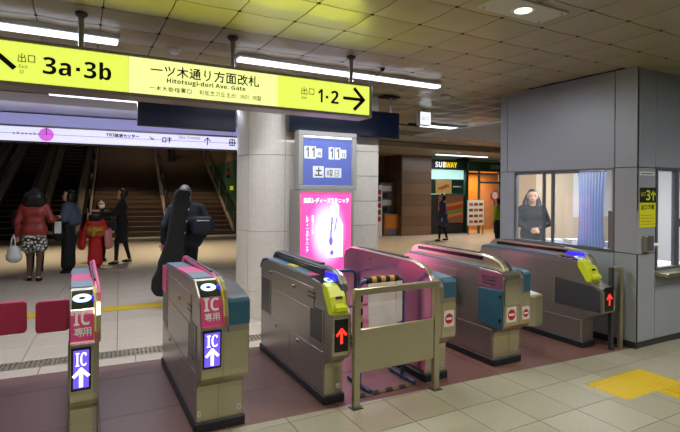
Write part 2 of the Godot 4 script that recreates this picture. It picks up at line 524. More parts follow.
func downlight(x: float, z: float, label: String, energy: float, framed := true) -> void:
	var t := thing("ceiling_downlight", label, "light", Vector3(x, CEIL, z), 0, "round downlights in the ceiling")
	var st := mb()
	if framed:
		box(st, Vector3(-0.33, -0.020, -0.13), Vector3(0.33, 0.0, 0.13), 0.004)
		obj("mounting_plate", st, "lamp_housing", t)
		for sx in [-0.29, 0.29]:
			for sz in [-0.10, 0.10]:
				st = mb()
				lathe(st, [Vector2(0.007, 0), Vector2(0.007, -0.004), Vector2(0, -0.004)], Vector3(sx, -0.020, sz), 8)
				obj("screw", st, "steel_dark", t)
	st = mb()
	lathe(st, [Vector2(0.088, -0.012), Vector2(0.088, -0.022), Vector2(0.07, -0.022), Vector2(0.066, -0.014)], Vector3.ZERO, 24)
	obj("trim_ring", st, "white", t)
	st = mb()
	lathe(st, [Vector2(0.067, -0.017), Vector2(0.05, -0.026), Vector2(0, -0.030)], Vector3.ZERO, 24)
	obj("lamp_lens", st, "downlight_glow", t)
	spot("downlight_source", Vector3(x, CEIL - 0.05, z), 72, Color(1.0, 0.97, 0.88), energy, 0.06)

func build_view() -> void:
	var cam := Camera3D.new()
	cam.name = "camera"
	var yaw := deg_to_rad(28.39)
	var roll := deg_to_rad(0.5)
	var fw := Vector3(sin(yaw), 0, -cos(yaw))
	var r := Vector3(cos(yaw), 0, sin(yaw))
	var r3 := r * cos(roll) + Vector3.UP * sin(roll)
	var u3 := Vector3.UP * cos(roll) - r * sin(roll)
	cam.transform = Transform3D(Basis(r3, u3, -fw), Vector3(0, 1.64, 0))
	cam.projection = Camera3D.PROJECTION_FRUSTUM
	cam.near = 0.05
	cam.far = 200.0
	cam.size = 432.0 / 485.7 * cam.near
	cam.frustum_offset = Vector2(0, (190.56 - 216.0) / 485.7 * cam.near)
	cam.current = true
	add_child(cam)
	var we := WorldEnvironment.new()
	we.name = "environment"
	var e := Environment.new()
	e.background_mode = Environment.BG_COLOR
	e.background_color = Color(0, 0, 0)
	e.tonemap_mode = Environment.TONE_MAPPER_LINEAR
	e.tonemap_exposure = 0.86
	e.sdfgi_enabled = true
	e.ssao_enabled = true
	e.ssil_enabled = true
	we.environment = e
	add_child(we)
	# the station's own lamps, and unseen strips added to brighten the near side
	tube_lamp(-2.6, 0.31, -4.66, "white fluorescent strip over the upper left of the yellow exit sign", 8.5)
	tube_lamp(1.36, 3.88, -4.66, "long white fluorescent strip above the arrow end of the yellow sign", 8.5)
	tube_lamp(-0.36, 2.1, -7.65, "white fluorescent strip behind the yellow sign, above the luminous band", 7.0)
	tube_lamp(5.85, 8.1, -7.55, "short white fluorescent strip next to the small white hanging sign", 3.0)
	tube_lamp(-2.4, 0.2, 1.2, "unseen fluorescent strip added behind the viewer's left shoulder", 6.0)  # both strips at the viewer's back are added for light
	tube_lamp(1.6, 4.2, 1.2, "unseen fluorescent strip added behind the viewer's right shoulder", 6.0)
	tube_lamp(4.4, 6.9, -0.75, "unseen fluorescent strip added before the ticket window", 6.0)  # added out of view to brighten the booth's front face
	tube_lamp(10.9, 13.3, -13.2, "fluorescent strip before the shop sign", 6.0)
	downlight(2.83, -2.47, "round downlight in a white plate near the top of the picture", 4.0)
	downlight(0.1, -1.6, "round downlight almost above the viewer", 4.0)
	downlight(5.9, -1.2, "round downlight before the ticket booth window", 4.0)

# ---------------------------------------------------------------- setting
func tile_mesh(pts: PackedVector2Array, th := 0.012, bev := 0.003) -> ArrayMesh:
	var st := mb()
	plan_prism(st, pts, -th, 0.0, bev)
	return commit(st)

func build_floor() -> void:
	var f := structure("floor")
	bx("slab", Vector3(-9, -0.3, -32), Vector3(21, -0.012, 9), "grout", f)
	var rng := RandomNumberGenerator.new()
	rng.seed = 5
	var beige := ["tile_beige", "tile_beige_b", "tile_beige_c"]
	# red granite strip under the gates
	var near_a := Vector2(-3.0, -3.27 + 0.0544 * (-3.0 - 1.106))
	var near_b := Vector2(5.16, -3.27 + 0.0544 * (5.16 - 1.106))
	var far_a := Vector2(-3.0, -4.873 + 0.0699 * (-3.0 - 1.642))
	var far_b := Vector2(5.16, -4.873 + 0.0699 * (5.16 - 1.642))
	var red := PackedVector2Array([near_a, near_b, far_b, far_a])
	for i in 11:
		for j in 3:
			var x0 := -3.05 + i * 0.8
			var z0 := -3.02 - (j + 1) * 0.8
			var cell := rect(x0 + 0.002, z0 + 0.002, x0 + 0.798, z0 + 0.798)
			for piece in Geometry2D.intersect_polygons(cell, red):
				if piece.size() >= 3:
					share("red_floor_tile", tile_mesh(piece, 0.012, 0.0), ["tile_red", "tile_red_b"][rng.randi() % 2], f, Vector3.ZERO)
	# beige tiles before the gates
	var front := PackedVector2Array([near_a, near_b, Vector2(7.6, -2.9), Vector2(7.6, 0.4), Vector2(-3.0, 0.4)])
	var tact := rect(3.838, -2.665, 4.638, -2.29)
	var tact2 := rect(4.238, -2.29, 4.638, -0.8)
	for i in range(-10, 14):
		for j in range(-2, 8):
			var x0 := 2.131 + i * 0.4
			var z0 := -2.781 + (j - 1) * 0.4
			if x0 > 7.2 or z0 > -0.4:
				continue
			var cell := rect(x0 + 0.0025, z0 + 0.0025, x0 + 0.3975, z0 + 0.3975)
			for piece in Geometry2D.intersect_polygons(cell, front):
				var left := [piece]
				for hole in [tact, tact2]:
					var next := []
					for a in left:
						next.append_array(Geometry2D.clip_polygons(a, hole))
					left = next
				for a in left:
					if a.size() >= 3:
						share("floor_tile", tile_mesh(a, 0.012, 0.0), beige[rng.randi() % 3], f, Vector3.ZERO)
	# yellow tactile tiles before the gates
	for k in 2:
		var t := share("tactile_tile", tile_mesh(rect(0.002, 0.002, 0.398, 0.373)), "tactile", f, Vector3(3.838 + 0.4 * k, 0, -2.665))
		var st := mb()
		for a in 7:
			for b in 7:
				lathe(st, [Vector2(0.016, 0.0), Vector2(0.011, 0.005), Vector2(0, 0.005)], Vector3(0.03 + a * 0.0565, 0, 0.027 + b * 0.053), 6)
		obj("raised_dot", st, "tactile", t).set_meta("kind", "stuff")
	for k in 4:
		var t := share("tactile_tile", tile_mesh(rect(0.002, 0.002, 0.398, 0.368)), "tactile", f, Vector3(4.238, 0, -2.29 + 0.37 * k))
		for a in 5:
			bx("raised_bar", Vector3(0.035 + a * 0.075, 0, 0.02), Vector3(0.06 + a * 0.075, 0.005, 0.35), "tactile", t)
	# hall floor behind the gates, turned a little
	var h := structure("floor_hall", Vector3(0, 0, -10), -HALL)
	# local x = u, local z = -w
	var m_main := tile_mesh(rect(0.002, 0.002, 0.818, 0.408))
	var m_edge := tile_mesh(rect(0.002, 0.002, 0.798, 0.205))
	for i in range(-5, 8):
		share("edge_tile", m_edge, ["tile_hall", "tile_hall_b"][rng.randi() % 2], h, Vector3(0.05 + i * 0.8, 0, 4.79))
	var gr := mb()
	box(gr, Vector3(-4, -0.03, 4.57), Vector3(6.4, -0.012, 4.785))
	obj("drain_channel", gr, "frame_grey", h)
	gr = mb()
	for k in 3:
		box(gr, Vector3(-4, -0.012, 4.572 + k * 0.1), Vector3(6.4, 0.0, 4.590 + k * 0.1 - 0.002))
	for k in 260:
		box(gr, Vector3(-4 + k * 0.04, -0.012, 4.575), Vector3(-4 + k * 0.04 + 0.026, -0.001, 4.78))
	var grate := obj("drain_grate", gr, "steel", h)
	grate.set_meta("kind", "stuff")
	var far := mb()
	for j in 28:
		for i in range(-6, 26):
			var x0 := -0.135 + (i - 1) * 0.82
			var z0 := 4.15 - j * 0.41
			var shade: String = ["tile_hall", "tile_hall_b"][rng.randi() % 2]
			if j < 14 and i < 14 and not (x0 > 1.0 and x0 < 2.4 and j > 2 and j < 8):
				share("hall_tile", m_main, shade, h, Vector3(x0, 0, z0))
			else:
				plan_prism(far, rect(x0 + 0.002, z0 + 0.002, x0 + 0.818, z0 + 0.408), -0.012, 0.0)
	var o := obj("far_tile", far, "tile_hall", h)
	o.set_meta("kind", "stuff")
	bx("far_paving", Vector3(-9, -0.02, -21), Vector3(21, -0.004, -7.2), "tile_hall", h)
	var m_t := tile_mesh(rect(0.003, 0.003, 0.297, 0.297), 0.004)
	for i in range(-8, 8):
		share("tactile_tile", m_t, "tactile", h, Vector3(-0.95 + i * 0.3 + 0.1, 0.006, 2.52))
	for j in 2:
		share("tactile_tile", m_t, "tactile", h, Vector3(1.45, 0.006, 2.22 - j * 0.3))

func ceiling_tile() -> ArrayMesh:
	# a folded metal panel: its middle is pressed down, four facets
	var st := mb()
	var x := 0.449 - 0.008
	var z := 0.4326 - 0.008
	var c := Vector3(x / 2, -0.016, z / 2)
	var p := [Vector3(0, 0, 0), Vector3(x, 0, 0), Vector3(x, 0, z), Vector3(0, 0, z)]
	for k in 4:
		var a: Vector3 = p[k]
		var b: Vector3 = p[(k + 1) % 4]
		var m := (a + b) * 0.5 + Vector3(0, -0.006, 0)
		tri(st, a, m, c)
		tri(st, m, b, c)
		quad(st, a, a + Vector3(0, 0.015, 0), m + Vector3(0, 0.021, 0), m)
		quad(st, m, m + Vector3(0, 0.021, 0), b + Vector3(0, 0.015, 0), b)
	return commit(st)

func build_ceiling() -> void:
	var c := structure("ceiling")
	bx("slab", Vector3(-9, CEIL + 0.012, -8.1), Vector3(21, CEIL + 0.35, 9), "ceiling_gap", c)
	bx("plain_strip", Vector3(-9, CEIL, -9.0), Vector3(21, CEIL + 0.35, -8.1), "ceiling_plain", c)
	bx("polished_strip", Vector3(-9, CEIL + 0.02, -10.9), Vector3(21, CEIL + 0.35, -9.0), "ceiling_gloss", c)
	bx("bulkhead", Vector3(4.2, CEIL - 0.10, -9.15), Vector3(20.9, CEIL, -8.75), "ceiling_plain", c)
	bx("bulkhead", Vector3(6.2, CEIL - 0.13, -11.2), Vector3(20.9, CEIL, -10.85), "ceiling_plain", c)
	bx("shop_hall_slab", Vector3(5.9, CEIL, -17), Vector3(21, CEIL + 0.35, -10.9), "ceiling_plain", c)
	bx("stair_hall_slab", Vector3(-9, 6.2, -33), Vector3(6.1, 6.5, -10.9), "wall_dark", c)
	var mesh := ceiling_tile()
	var fw := Vector3(sin(deg_to_rad(28.39)), 0, -cos(deg_to_rad(28.39)))
	var r := Vector3(-fw.z, 0, fw.x)
	var spots := []
	for i in range(-18, 44):
		for j in range(-8, 22):
			var p := Vector3((0.3472 + i) * 0.449, CEIL, -4.4194 + 0.4326 * j)
			if p.z < -8.1 or p.z > 4.5:
				continue
			if p.x > 5.05 and p.z < -3.3 and p.z > -6.9 and p.x < 11 and p.x - 5.17 > (-4.87 - p.z) * 1.2:
				continue
			var d := p.dot(fw)
			var seen := d > 3.0 and absf(p.dot(r) / d) < 0.78
			spots.append([d if seen else d + 1000.0 if d > 0 else 2000.0, p])
	spots.sort_custom(func(a, b): return a[0] < b[0])
	var rest := mb()
	for k in spots.size():
		var p: Vector3 = spots[k][1] + Vector3(0.004, 0, 0.004)
		if k < 300 and spots[k][0] < 900.0:
			share("ceiling_tile", mesh, "ceiling_panel", c, p)
		else:
			rest.append_from(mesh, 0, Transform3D(Basis.IDENTITY, p))
	var o := MeshInstance3D.new()
	o.name = "far_ceiling_tile"
	o.mesh = rest.commit()
	o.material_override = M["ceiling_panel"]
	o.set_meta("kind", "stuff")
	c.add_child(o, true)
	var studs := mb()
	for i in range(-8, 12):
		for j in range(-4, 9):
			var p := Vector3((0.3472 + i) * 0.449, CEIL, -4.4194 + 0.4326 * j)
			if not (p.x > 5.0 and p.z < -2.9 and p.z > -4.95):
				box(studs, p + Vector3(-0.013, -0.004, -0.010), p + Vector3(0.013, 0.012, 0.010))
	obj("joint_cap", studs, "ceiling_gap", c).set_meta("kind", "stuff")

func build_walls() -> void:
	var w := structure("wall_left")
	bx("slab", Vector3(-9.3, 0, -33), Vector3(-9, 6.5, 9), "wall_plain", w)
	w = structure("wall_right")
	bx("slab", Vector3(21, 0, -17), Vector3(21.3, 3.3, 9), "wall_plain", w)
	w = structure("wall_rear")
	bx("slab", Vector3(-9, 0, 9), Vector3(21, 3.3, 9.3), "wall_plain", w)
	w = structure("wall_front")
	bx("slab", Vector3(5.9, 0, -17.3), Vector3(21, 3.3, -17), "wall_plain", w)
	w = structure("wall_stair")
	bx("slab", Vector3(-9, 0, -33.3), Vector3(6.1, 6.5, -33), "wall_dark", w)
	bx("return", Vector3(5.95, 0, -33), Vector3(6.1, 6.5, -10.9), "wall_dark", w)
	bx("header", Vector3(-9, CEIL, -11.1), Vector3(6.1, 6.5, -10.9), "wall_dark", w)

func build_pillar() -> void:
	# stone-clad pillar with a rounded end
	var w := structure("wall_pillar")
	var zf := -5.80
	var zb := -6.75
	var x0 := 1.865
	var xr := 3.75
	var rad := 0.47
	var core := PackedVector2Array()
	for k in 13:
		var a := PI * 0.5 + PI * k / 12.0
		core.append(Vector2(x0 + rad + (rad - 0.02) * cos(a), 0.5 * (zf + zb) + (rad - 0.02) * sin(a)))
	core.append(Vector2(xr - 0.02, zb + 0.02))
	core.append(Vector2(xr - 0.02, zf - 0.02))
	var st := mb()
	plan_prism(st, core, 0.0, CEIL, 0.0)
	obj("core", st, "grout", w)
	var rows := [[0.0, 0.34], [0.345, 1.108], [1.113, 2.085], [2.09, CEIL]]
	for rr in rows:
		# curved slabs: four quarters of the rounded end
		for q in 3:
			var outer := PackedVector2Array()
			var inner := PackedVector2Array()
			for k in 9:
				var a := PI * 0.5 + PI / 3.0 * q + (PI / 3.0) * (0.006 + 0.988 * k / 8.0)
				outer.append(Vector2(x0 + rad + rad * cos(a), 0.5 * (zf + zb) + rad * sin(a)))
				inner.append(Vector2(x0 + rad + (rad - 0.03) * cos(a), 0.5 * (zf + zb) + (rad - 0.03) * sin(a)))
			inner.reverse()
			outer.append_array(inner)
			st = mb()
			plan_prism(st, outer, rr[0], rr[1], 0.002)
			obj("stone_slab", st, ["marble", "marble_b"][q % 2], w)
		for s in [[x0 + rad + 0.002, 3.12]]:
			bx("stone_slab", Vector3(s[0], rr[0], zf - 0.03), Vector3(s[1], rr[1], zf), "marble", w, 0.002)
	var ys := [0.0, 0.16, 0.49, 0.825, 1.16, 1.495, 1.845, 2.19, 2.53, CEIL]
	for k in ys.size() - 1:
		bx("stone_slab", Vector3(3.125, ys[k] + 0.003, zf - 0.03), Vector3(xr, ys[k + 1] - 0.003, zf), ["marble", "marble_b"][k % 2], w, 0.002)
		bx("stone_slab", Vector3(xr - 0.03, ys[k] + 0.003, zb), Vector3(xr, ys[k + 1] - 0.003, zf - 0.032), ["marble_b", "marble"][k % 2], w, 0.002)

# ---------------------------------------------------------------- ticket gates
const GZ := -3.20  # plane of the gates' fronts

func zy(code: String) -> PackedVector2Array:
	var out := PackedVector2Array()
	for p in code.split(" ", false):
		var xy := p.split(",")
		out.append(Vector2(xy[0].to_float(), xy[1].to_float()))
	return out

const FRONT := "-.13,.06 -.13,.27 -.12,.31 -.08,.345 -.03,.37 -.006,.40 0,.44"
const IC_TOP := " 0,.73 -.008,.745 -.040,.895 -.060,.925 -.20,1.008 -.26,1.015 -.5,1.012 -1.40,.965 -1.52,.945 -1.57,.90 -1.58,.84 -1.58,.06"
const TICKET_TOP := " 0,.70 -.012,.72 -.03,.745 -.06,.83 -.12,.895 -.22,.925 -.36,.935 -1.42,.945 -1.53,.925 -1.58,.87 -1.59,.80 -1.58,.06"
const EXIT_TOP := " 0,.83 -.01,.86 -.04,.885 -.10,.90 -.30,.905 -1.45,.92 -1.54,.90 -1.58,.85 -1.58,.06"
const NOSE_TOP := "-.10,.06 -.10,.30 .10,.395 .13,.41 .14,.44 .14,.62 .12,.655 .03,.69 -.03,.72 -.06,.83 -.12,.895 -.22,.925 -.36,.935 -1.45,.945 -1.56,.92 -1.58,.85 -1.58,.06"
const RAIL := "-.035,.76 -.045,.84 -.075,.92 -.13,.975 -.22,1.01 -.34,1.025 -1.36,1.035 -1.45,1.02 -1.51,.975 -1.53,.90 -.20,.88 -.07,.76"

func curve_strip(st: SurfaceTool, line: PackedVector2Array, x0: float, x1: float, out: float, inn: float) -> void:
	# a bent plate that follows a line in (z, y): from "inn" behind it to "out" in front of it
	var a := PackedVector2Array()
	var b := PackedVector2Array()
	for i in line.size():
		var d: Vector2 = (line[mini(i + 1, line.size() - 1)] - line[maxi(i - 1, 0)]).normalized()
		var n := Vector2(d.y, -d.x)
		a.append(line[i] + n * out)
		b.append(line[i] - n * inn)
	b.reverse()
	a.append_array(b)
	side_prism(st, a, x0, x1)

func gate_side(t: Node3D, x: float, tall: float) -> void:
	# separate steel sheets on the side that faces the aisle, with latches
	var s := -0.005
	for r in [[-0.80, -0.15, 0.09, 0.395], [-1.55, -0.806, 0.09, 0.395], [-1.27, -0.375, 0.401, 0.685], [-1.27, -0.31, 0.691, tall - 0.07]]:
		bx("side_sheet", Vector3(x + s, r[2], r[0]), Vector3(x + 0.002, r[3], r[1]), "steel_side", t, 0.0015)
	for r in [[-0.365, -0.135, 0.46, 0.72], [-1.56, -1.29, 0.42, 0.76]]:
		var w := bx("flap_window", Vector3(x - 0.004, r[2], r[0]), Vector3(x + 0.002, r[3], r[1]), "flap_grey", t, 0.002)
		bx("window_edge", Vector3(x - 0.007, r[2], r[1] - 0.012), Vector3(x + 0.002, r[3], r[1]), "steel", w)
	for p in [[-0.62, 0.355], [-1.15, 0.355], [-0.72, 0.80], [-1.30, 0.83]]:
		var l := bx("latch", Vector3(x - 0.012, p[1] - 0.016, p[0] - 0.03), Vector3(x + 0.001, p[1] + 0.016, p[0] + 0.03), "steel", t, 0.003)
		bx("keyhole", Vector3(x - 0.0135, p[1] - 0.008, p[0] - 0.012), Vector3(x - 0.009, p[1] + 0.008, p[0] + 0.018), "slot_black", l)
	for k in 4:
		bx("vent_slit", Vector3(x - 0.0065, 0.775 + (k % 2) * 0.035, -0.42 + (k / 2) * 0.07), Vector3(x - 0.002, 0.79 + (k % 2) * 0.035, -0.36 + (k / 2) * 0.07), "steel_dark", t)

func arrow_up(st: SurfaceTool, c: Vector3, size: float) -> void:
	var T := Transform3D(Basis.IDENTITY, c)
	stroke_line(st, [Vector2(0, -size), Vector2(0, size * 0.8)], size * 0.42, T)
	stroke_line(st, [Vector2(-size * 0.72, 0.15 * size), Vector2(0, size * 0.92)], size * 0.38, T)
	stroke_line(st, [Vector2(size * 0.72, 0.15 * size), Vector2(0, size * 0.92)], size * 0.38, T)

func gate_base(t: Node3D, w: float, profile: PackedVector2Array, seam: float, lower := 0.0) -> void:
	var st := mb()
	side_prism(st, profile, 0.0, w if lower == 0.0 else lower, 0.006)
	obj("body", st, "steel_side", t)
	if lower > 0.0:
		st = mb()
		side_prism(st, zy(FRONT + EXIT_TOP), lower + 0.001, w, 0.006)
		obj("side_body", st, "steel_side", t)
	st = mb()
	plan_prism(st, rounded(rect(-0.012, -1.60, w + 0.012, -0.105), 0.02), 0.0, 0.065, 0.006)
	obj("plinth", st, "plinth", t)
	# front sheet in two halves
	var line := zy(FRONT)
	line.append(Vector2(0, 0.69))
	for s in [[0.006, seam - 0.002], [seam + 0.002, w - 0.006]]:
		if s[1] - s[0] > 0.03:
			st = mb()
			curve_strip(st, line, s[0], s[1], 0.003, 0.004)
			obj("front_sheet", st, "steel", t)

func number_tag(t: Node3D, x: float, digit: String) -> void:
	var p := bx("number_sticker", Vector3(x - 0.012, 0.105, -0.13), Vector3(x + 0.012, 0.14, -0.1255), "paper", t)
	latin(p, "lettering", digit, "ink", Vector3(x - 0.006, 0.112, -0.1255), 0.019)

func ic_front(t: Node3D, x0: float, x1: float) -> void:
	# pink face with white lettering, card reader above it, purple screen below it
	var line := zy("0,.735 -.008,.747 -.040,.895 -.054,.917")
	var st := mb()
	curve_strip(st, line, x0, x1, 0.003, 0.004)
	var p := obj("pink_face", st, "pink", t)
	var lean := Basis.from_euler(Vector3(-atan2(0.032, 0.148), 0, 0))
	var w := x1 - x0
	latin(p, "lettering", "IC", "white", Vector3(x0 + w * 0.14, 0.836, -0.0222), 0.083, w * 0.70, true, false, lean)
	st = mb()
	kana(st, "専用", Vector3(x0 + w * 0.14, 0.824, -0.0208), 0.052, w * 0.37, 0.006, lean)
	obj("lettering", st, "white", p)
	# reader
	line = zy("-.060,.926 -.13,.967 -.196,1.006")
	st = mb()
	curve_strip(st, line, x0 + 0.004, x1 - 0.002, 0.005, 0.006)
	var r := obj("card_reader", st, "display_black", t)
	st = mb()
	var tilt := Basis.from_euler(Vector3(-PI / 2 + 0.535, 0, 0))
	var T := Transform3D(tilt, Vector3(0.5 * (x0 + x1), 0.975, -0.130))
	for k in 20:
		var a := TAU * k / 20
		var b := TAU * (k + 1) / 20
		for e in [[0.016, 0.052]]:
			quad(st, T * Vector3(cos(a) * e[0] * 1.1, sin(a) * e[0] * 0.7, 0), T * Vector3(cos(a) * e[1], sin(a) * e[1] * 0.75, 0), T * Vector3(cos(b) * e[1], sin(b) * e[1] * 0.75, 0), T * Vector3(cos(b) * e[0] * 1.1, sin(b) * e[0] * 0.7, 0))
	obj("lit_ring", st, "led_ring", r)
	# screen
	var bz := bx("screen_frame", Vector3(x0 + 0.005, 0.465, 0.0), Vector3(x1 - 0.012, 0.715, 0.008), "black", t, 0.002)
	bx("screen_panel", Vector3(x0 + 0.016, 0.480, 0.004), Vector3(x1 - 0.023, 0.700, 0.0095), "led_purple", bz)
	w = x1 - x0 - 0.039
	latin(bz, "lettering", "IC", "led_white", Vector3(x0 + 0.016 + w * 0.14, 0.608, 0.0098), 0.078, w * 0.70, true, true)
	st = mb()
	arrow_up(st, Vector3(x0 + 0.016 + w * 0.5, 0.543, 0.0085), 0.050)
	obj("arrow_sign", st, "led_white", bz)
	area("screen_light_source", t.position + Vector3(0.5 * (x0 + x1), 0.5, 0.012), Vector2(w * 0.8, 0.02), Vector3(0, 180, 0), Color(0.55, 0.5, 1.0), 0.004)

func rail_part(t: Node3D, x0: float, x1: float, m: String, m_slot := "slot_black") -> MeshInstance3D:
	var st := mb()
	side_prism(st, zy(RAIL), x0, x1, minf(0.012, (x1 - x0) * 0.25))
	var r := obj("guide_rail", st, m, t)
	bx("sensor_slot", Vector3(x0 - 0.003, 0.966, -1.38), Vector3(x0 + 0.01, 1.003, -0.34), m_slot, r, 0.003)
	bx("rail_cap", Vector3(x0 + (x1 - x0) * 0.2, 1.026, -1.30), Vector3(x1 - (x1 - x0) * 0.2, 1.040, -0.42), "steel_dark", r, 0.004)
	return r

func ic_gate(x: float, w: float, label: String, wide: bool, numbers: Array) -> Node3D:
	var t := thing("ticket_gate", label, "ticket gate", Vector3(x, 0, GZ), 0, "row of ticket gates")
	var wb := 0.148 if wide else 0.128
	gate_base(t, w, zy(FRONT + IC_TOP), wb, wb + 0.032 if wide else 0.0)
	gate_side(t, 0.0, 0.97)
	# pink and grey sheets on top
	for s in [[-0.52, -0.262, "teal_top"], [-0.95, -0.525, "pink"], [-1.42, -0.955, "teal_top"]]:
		var st := mb()
		var y0: float = 1.0135 - maxf(0.0, -0.5 - s[1]) * 0.0522
		var y1: float = 1.0135 - maxf(0.0, -0.5 - s[0]) * 0.0522
		side_prism(st, PackedVector2Array([Vector2(s[1], y0 - 0.004), Vector2(s[1], y0 + 0.006), Vector2(s[0], y1 + 0.006), Vector2(s[0], y1 - 0.004)]), 0.004, wb - 0.004)
		obj("top_sheet", st, s[2], t)
	bx("pink_end", Vector3(-0.007, 0.70, -1.572), Vector3(0.004, 0.93, -1.36), "pink", t, 0.002)
	ic_front(t, 0.006, wb - 0.002)
	var r := rail_part(t, wb + 0.002, wb + 0.030, "pink")
	var st := mb()
	curve_strip(st, zy(".006,.737 .002,.80 -.018,.885 -.058,.955 -.12,1.0 -.22,1.024"), wb + 0.001, wb + 0.013, 0.0, 0.03)
	obj("yellow_strip", st, "strip_yellow", r)
	st = mb()
	curve_strip(st, zy(".012,.737 .008,.80 -.012,.888 -.054,.960 -.12,1.006 -.22,1.030"), wb + 0.014, wb + 0.034, 0.0, 0.035)
	obj("chrome_edge", st, "steel", r)
	bx("pink_foot", Vector3(wb + 0.003, 0.735, -0.04), Vector3(wb + 0.014, 0.80, 0.009), "pink", t, 0.003)
	bx("signal_lamp", Vector3(wb - 0.012, 0.955, -0.19), Vector3(wb + 0.004, 0.985, -0.10), "led_blue", t, 0.004)
	if wide:
		st = mb()
		side_prism(st, zy(".004,.735 .004,.885 -.01,.903 -.05,.912 -.14,.93 -.30,.945 -1.3,.94 -1.3,.735"), wb + 0.036, w + 0.003, 0.004)
		var b := obj("teal_block", st, "teal", t)
		st = mb()
		side_prism(st, zy("-.02,.909 -.05,.917 -.14,.935 -.30,.950 -1.3,.945 -1.3,.935 -.30,.94 -.14,.925 -.05,.908"), wb + 0.039, w)
		obj("block_lid", st, "steel_dark", b)
	else:
		st = mb()
		side_prism(st, zy("-.02,.74 -.03,.90 -.06,.965 -.12,1.01 -.22,1.035 -1.3,1.05 -1.45,1.03 -1.5,.95 -1.5,.74"), w - 0.006, w + 0.012, 0.004)
		obj("end_plate", st, "pink", t)
		st = mb()
		curve_strip(st, zy("-.02,.745 -.03,.90 -.06,.965"), w - 0.004, w + 0.011, 0.004, 0.003)
		obj("yellow_strip", st, "strip_yellow", t)
	for k in numbers.size():
		number_tag(t, 0.02 if k == 0 else w - 0.03, numbers[k])
	return t

func ticket_front(t: Node3D, x0: float, x1: float, zf: float, side := 1.0) -> void:
	# ticket slot housing, card pad, red arrow screen
	var st := mb()
	side_prism(st, zy("-.004,.705 .006,.74 -.03,.838 -.085,.908 -.15,.928 -.15,.86 -.07,.74 -.05,.705"), x0 - 0.006, x1 - 0.01, 0.006)
	var y := obj("ticket_housing", st, "reader_yellow", t)
	st = mb()
	side_prism(st, zy("-.004,.72 .028,.74 .028,.768 -.02,.80"), x0 + 0.022, x1 - 0.02, 0.006)
	obj("slot_lip", st, "reader_yellow", y)
	var lean := Basis.from_euler(Vector3(-0.36, 0, 0))
	st = mb()
	prism(st, rect(-0.028, -0.008, 0.028, 0.012), Transform3D(lean, Vector3(0.5 * (x0 + x1), 0.828, -0.026)), 0.006)
	obj("ticket_slot", st, "slot_black", y)
	st = mb()
	prism(st, rect(-0.028, -0.012, 0.028, 0.01), Transform3D(lean, Vector3(0.5 * (x0 + x1), 0.795, -0.014)), 0.004)
	obj("notice_sticker", st, "strip_yellow", y)
	st = mb()
	curve_strip(st, zy("-.13,.905 -.22,.928 -.36,.938"), x0 + 0.004, x1 - 0.002, 0.005, 0.006)
	var r := obj("card_reader", st, "display_black", t)
	st = mb()
	var T := Transform3D(Basis.from_euler(Vector3(-PI / 2 + 0.2, 0, 0)), Vector3(0.5 * (x0 + x1), 0.932, -0.20))
	for k in 20:
		var a := TAU * k / 20
		var b := TAU * (k + 1) / 20
		quad(st, T * Vector3(cos(a) * 0.016, sin(a) * 0.018, 0.004), T * Vector3(cos(a) * 0.036, sin(a) * 0.05, 0.004), T * Vector3(cos(b) * 0.036, sin(b) * 0.05, 0.004), T * Vector3(cos(b) * 0.016, sin(b) * 0.018, 0.004))
	obj("lit_ring", st, "led_ring", r)
	var bz := bx("screen_frame", Vector3(x0 + 0.02, 0.43, zf), Vector3(x1 - 0.006, 0.675, zf + 0.007), "black", t, 0.002)
	st = mb()
	arrow_up(st, Vector3(0.5 * (x0 + x1) + 0.007, 0.55, zf + 0.0065), 0.052)
	obj("arrow_sign", st, "led_red", bz)

func no_entry(t: Node3D, x: float, y: float, w: float, h: float, faded := false) -> void:
	var p := bx("no_entry_sticker", Vector3(x, y, 0.002), Vector3(x + w, y + h, 0.0065), "paper", t)
	var st := mb()
	var c := Vector3(x + w / 2, y + h / 2, 0.0072)
	var r := w * 0.40
	for k in 20:
		var a := TAU * k / 20
		var b := TAU * (k + 1) / 20
		tri(st, c, c + Vector3(cos(a), sin(a), 0) * r, c + Vector3(cos(b), sin(b), 0) * r)
	obj("red_disc", st, "sign_red", p)
	bx("white_bar", Vector3(c.x - r * 0.72, c.y - r * 0.2, 0.006), Vector3(c.x + r * 0.72, c.y + r * 0.2, 0.0082), "white", p)

func flap(t: Node3D, lo: Vector3, hi: Vector3, m: String) -> void:
	var st := mb()
	prism(st, rounded(rect(lo.x, lo.y, hi.x, hi.y), 0.03), Transform3D(Basis.IDENTITY, Vector3(0, 0, lo.z)), hi.z - lo.z, 0.005)
	obj("flap_door", st, m, t)

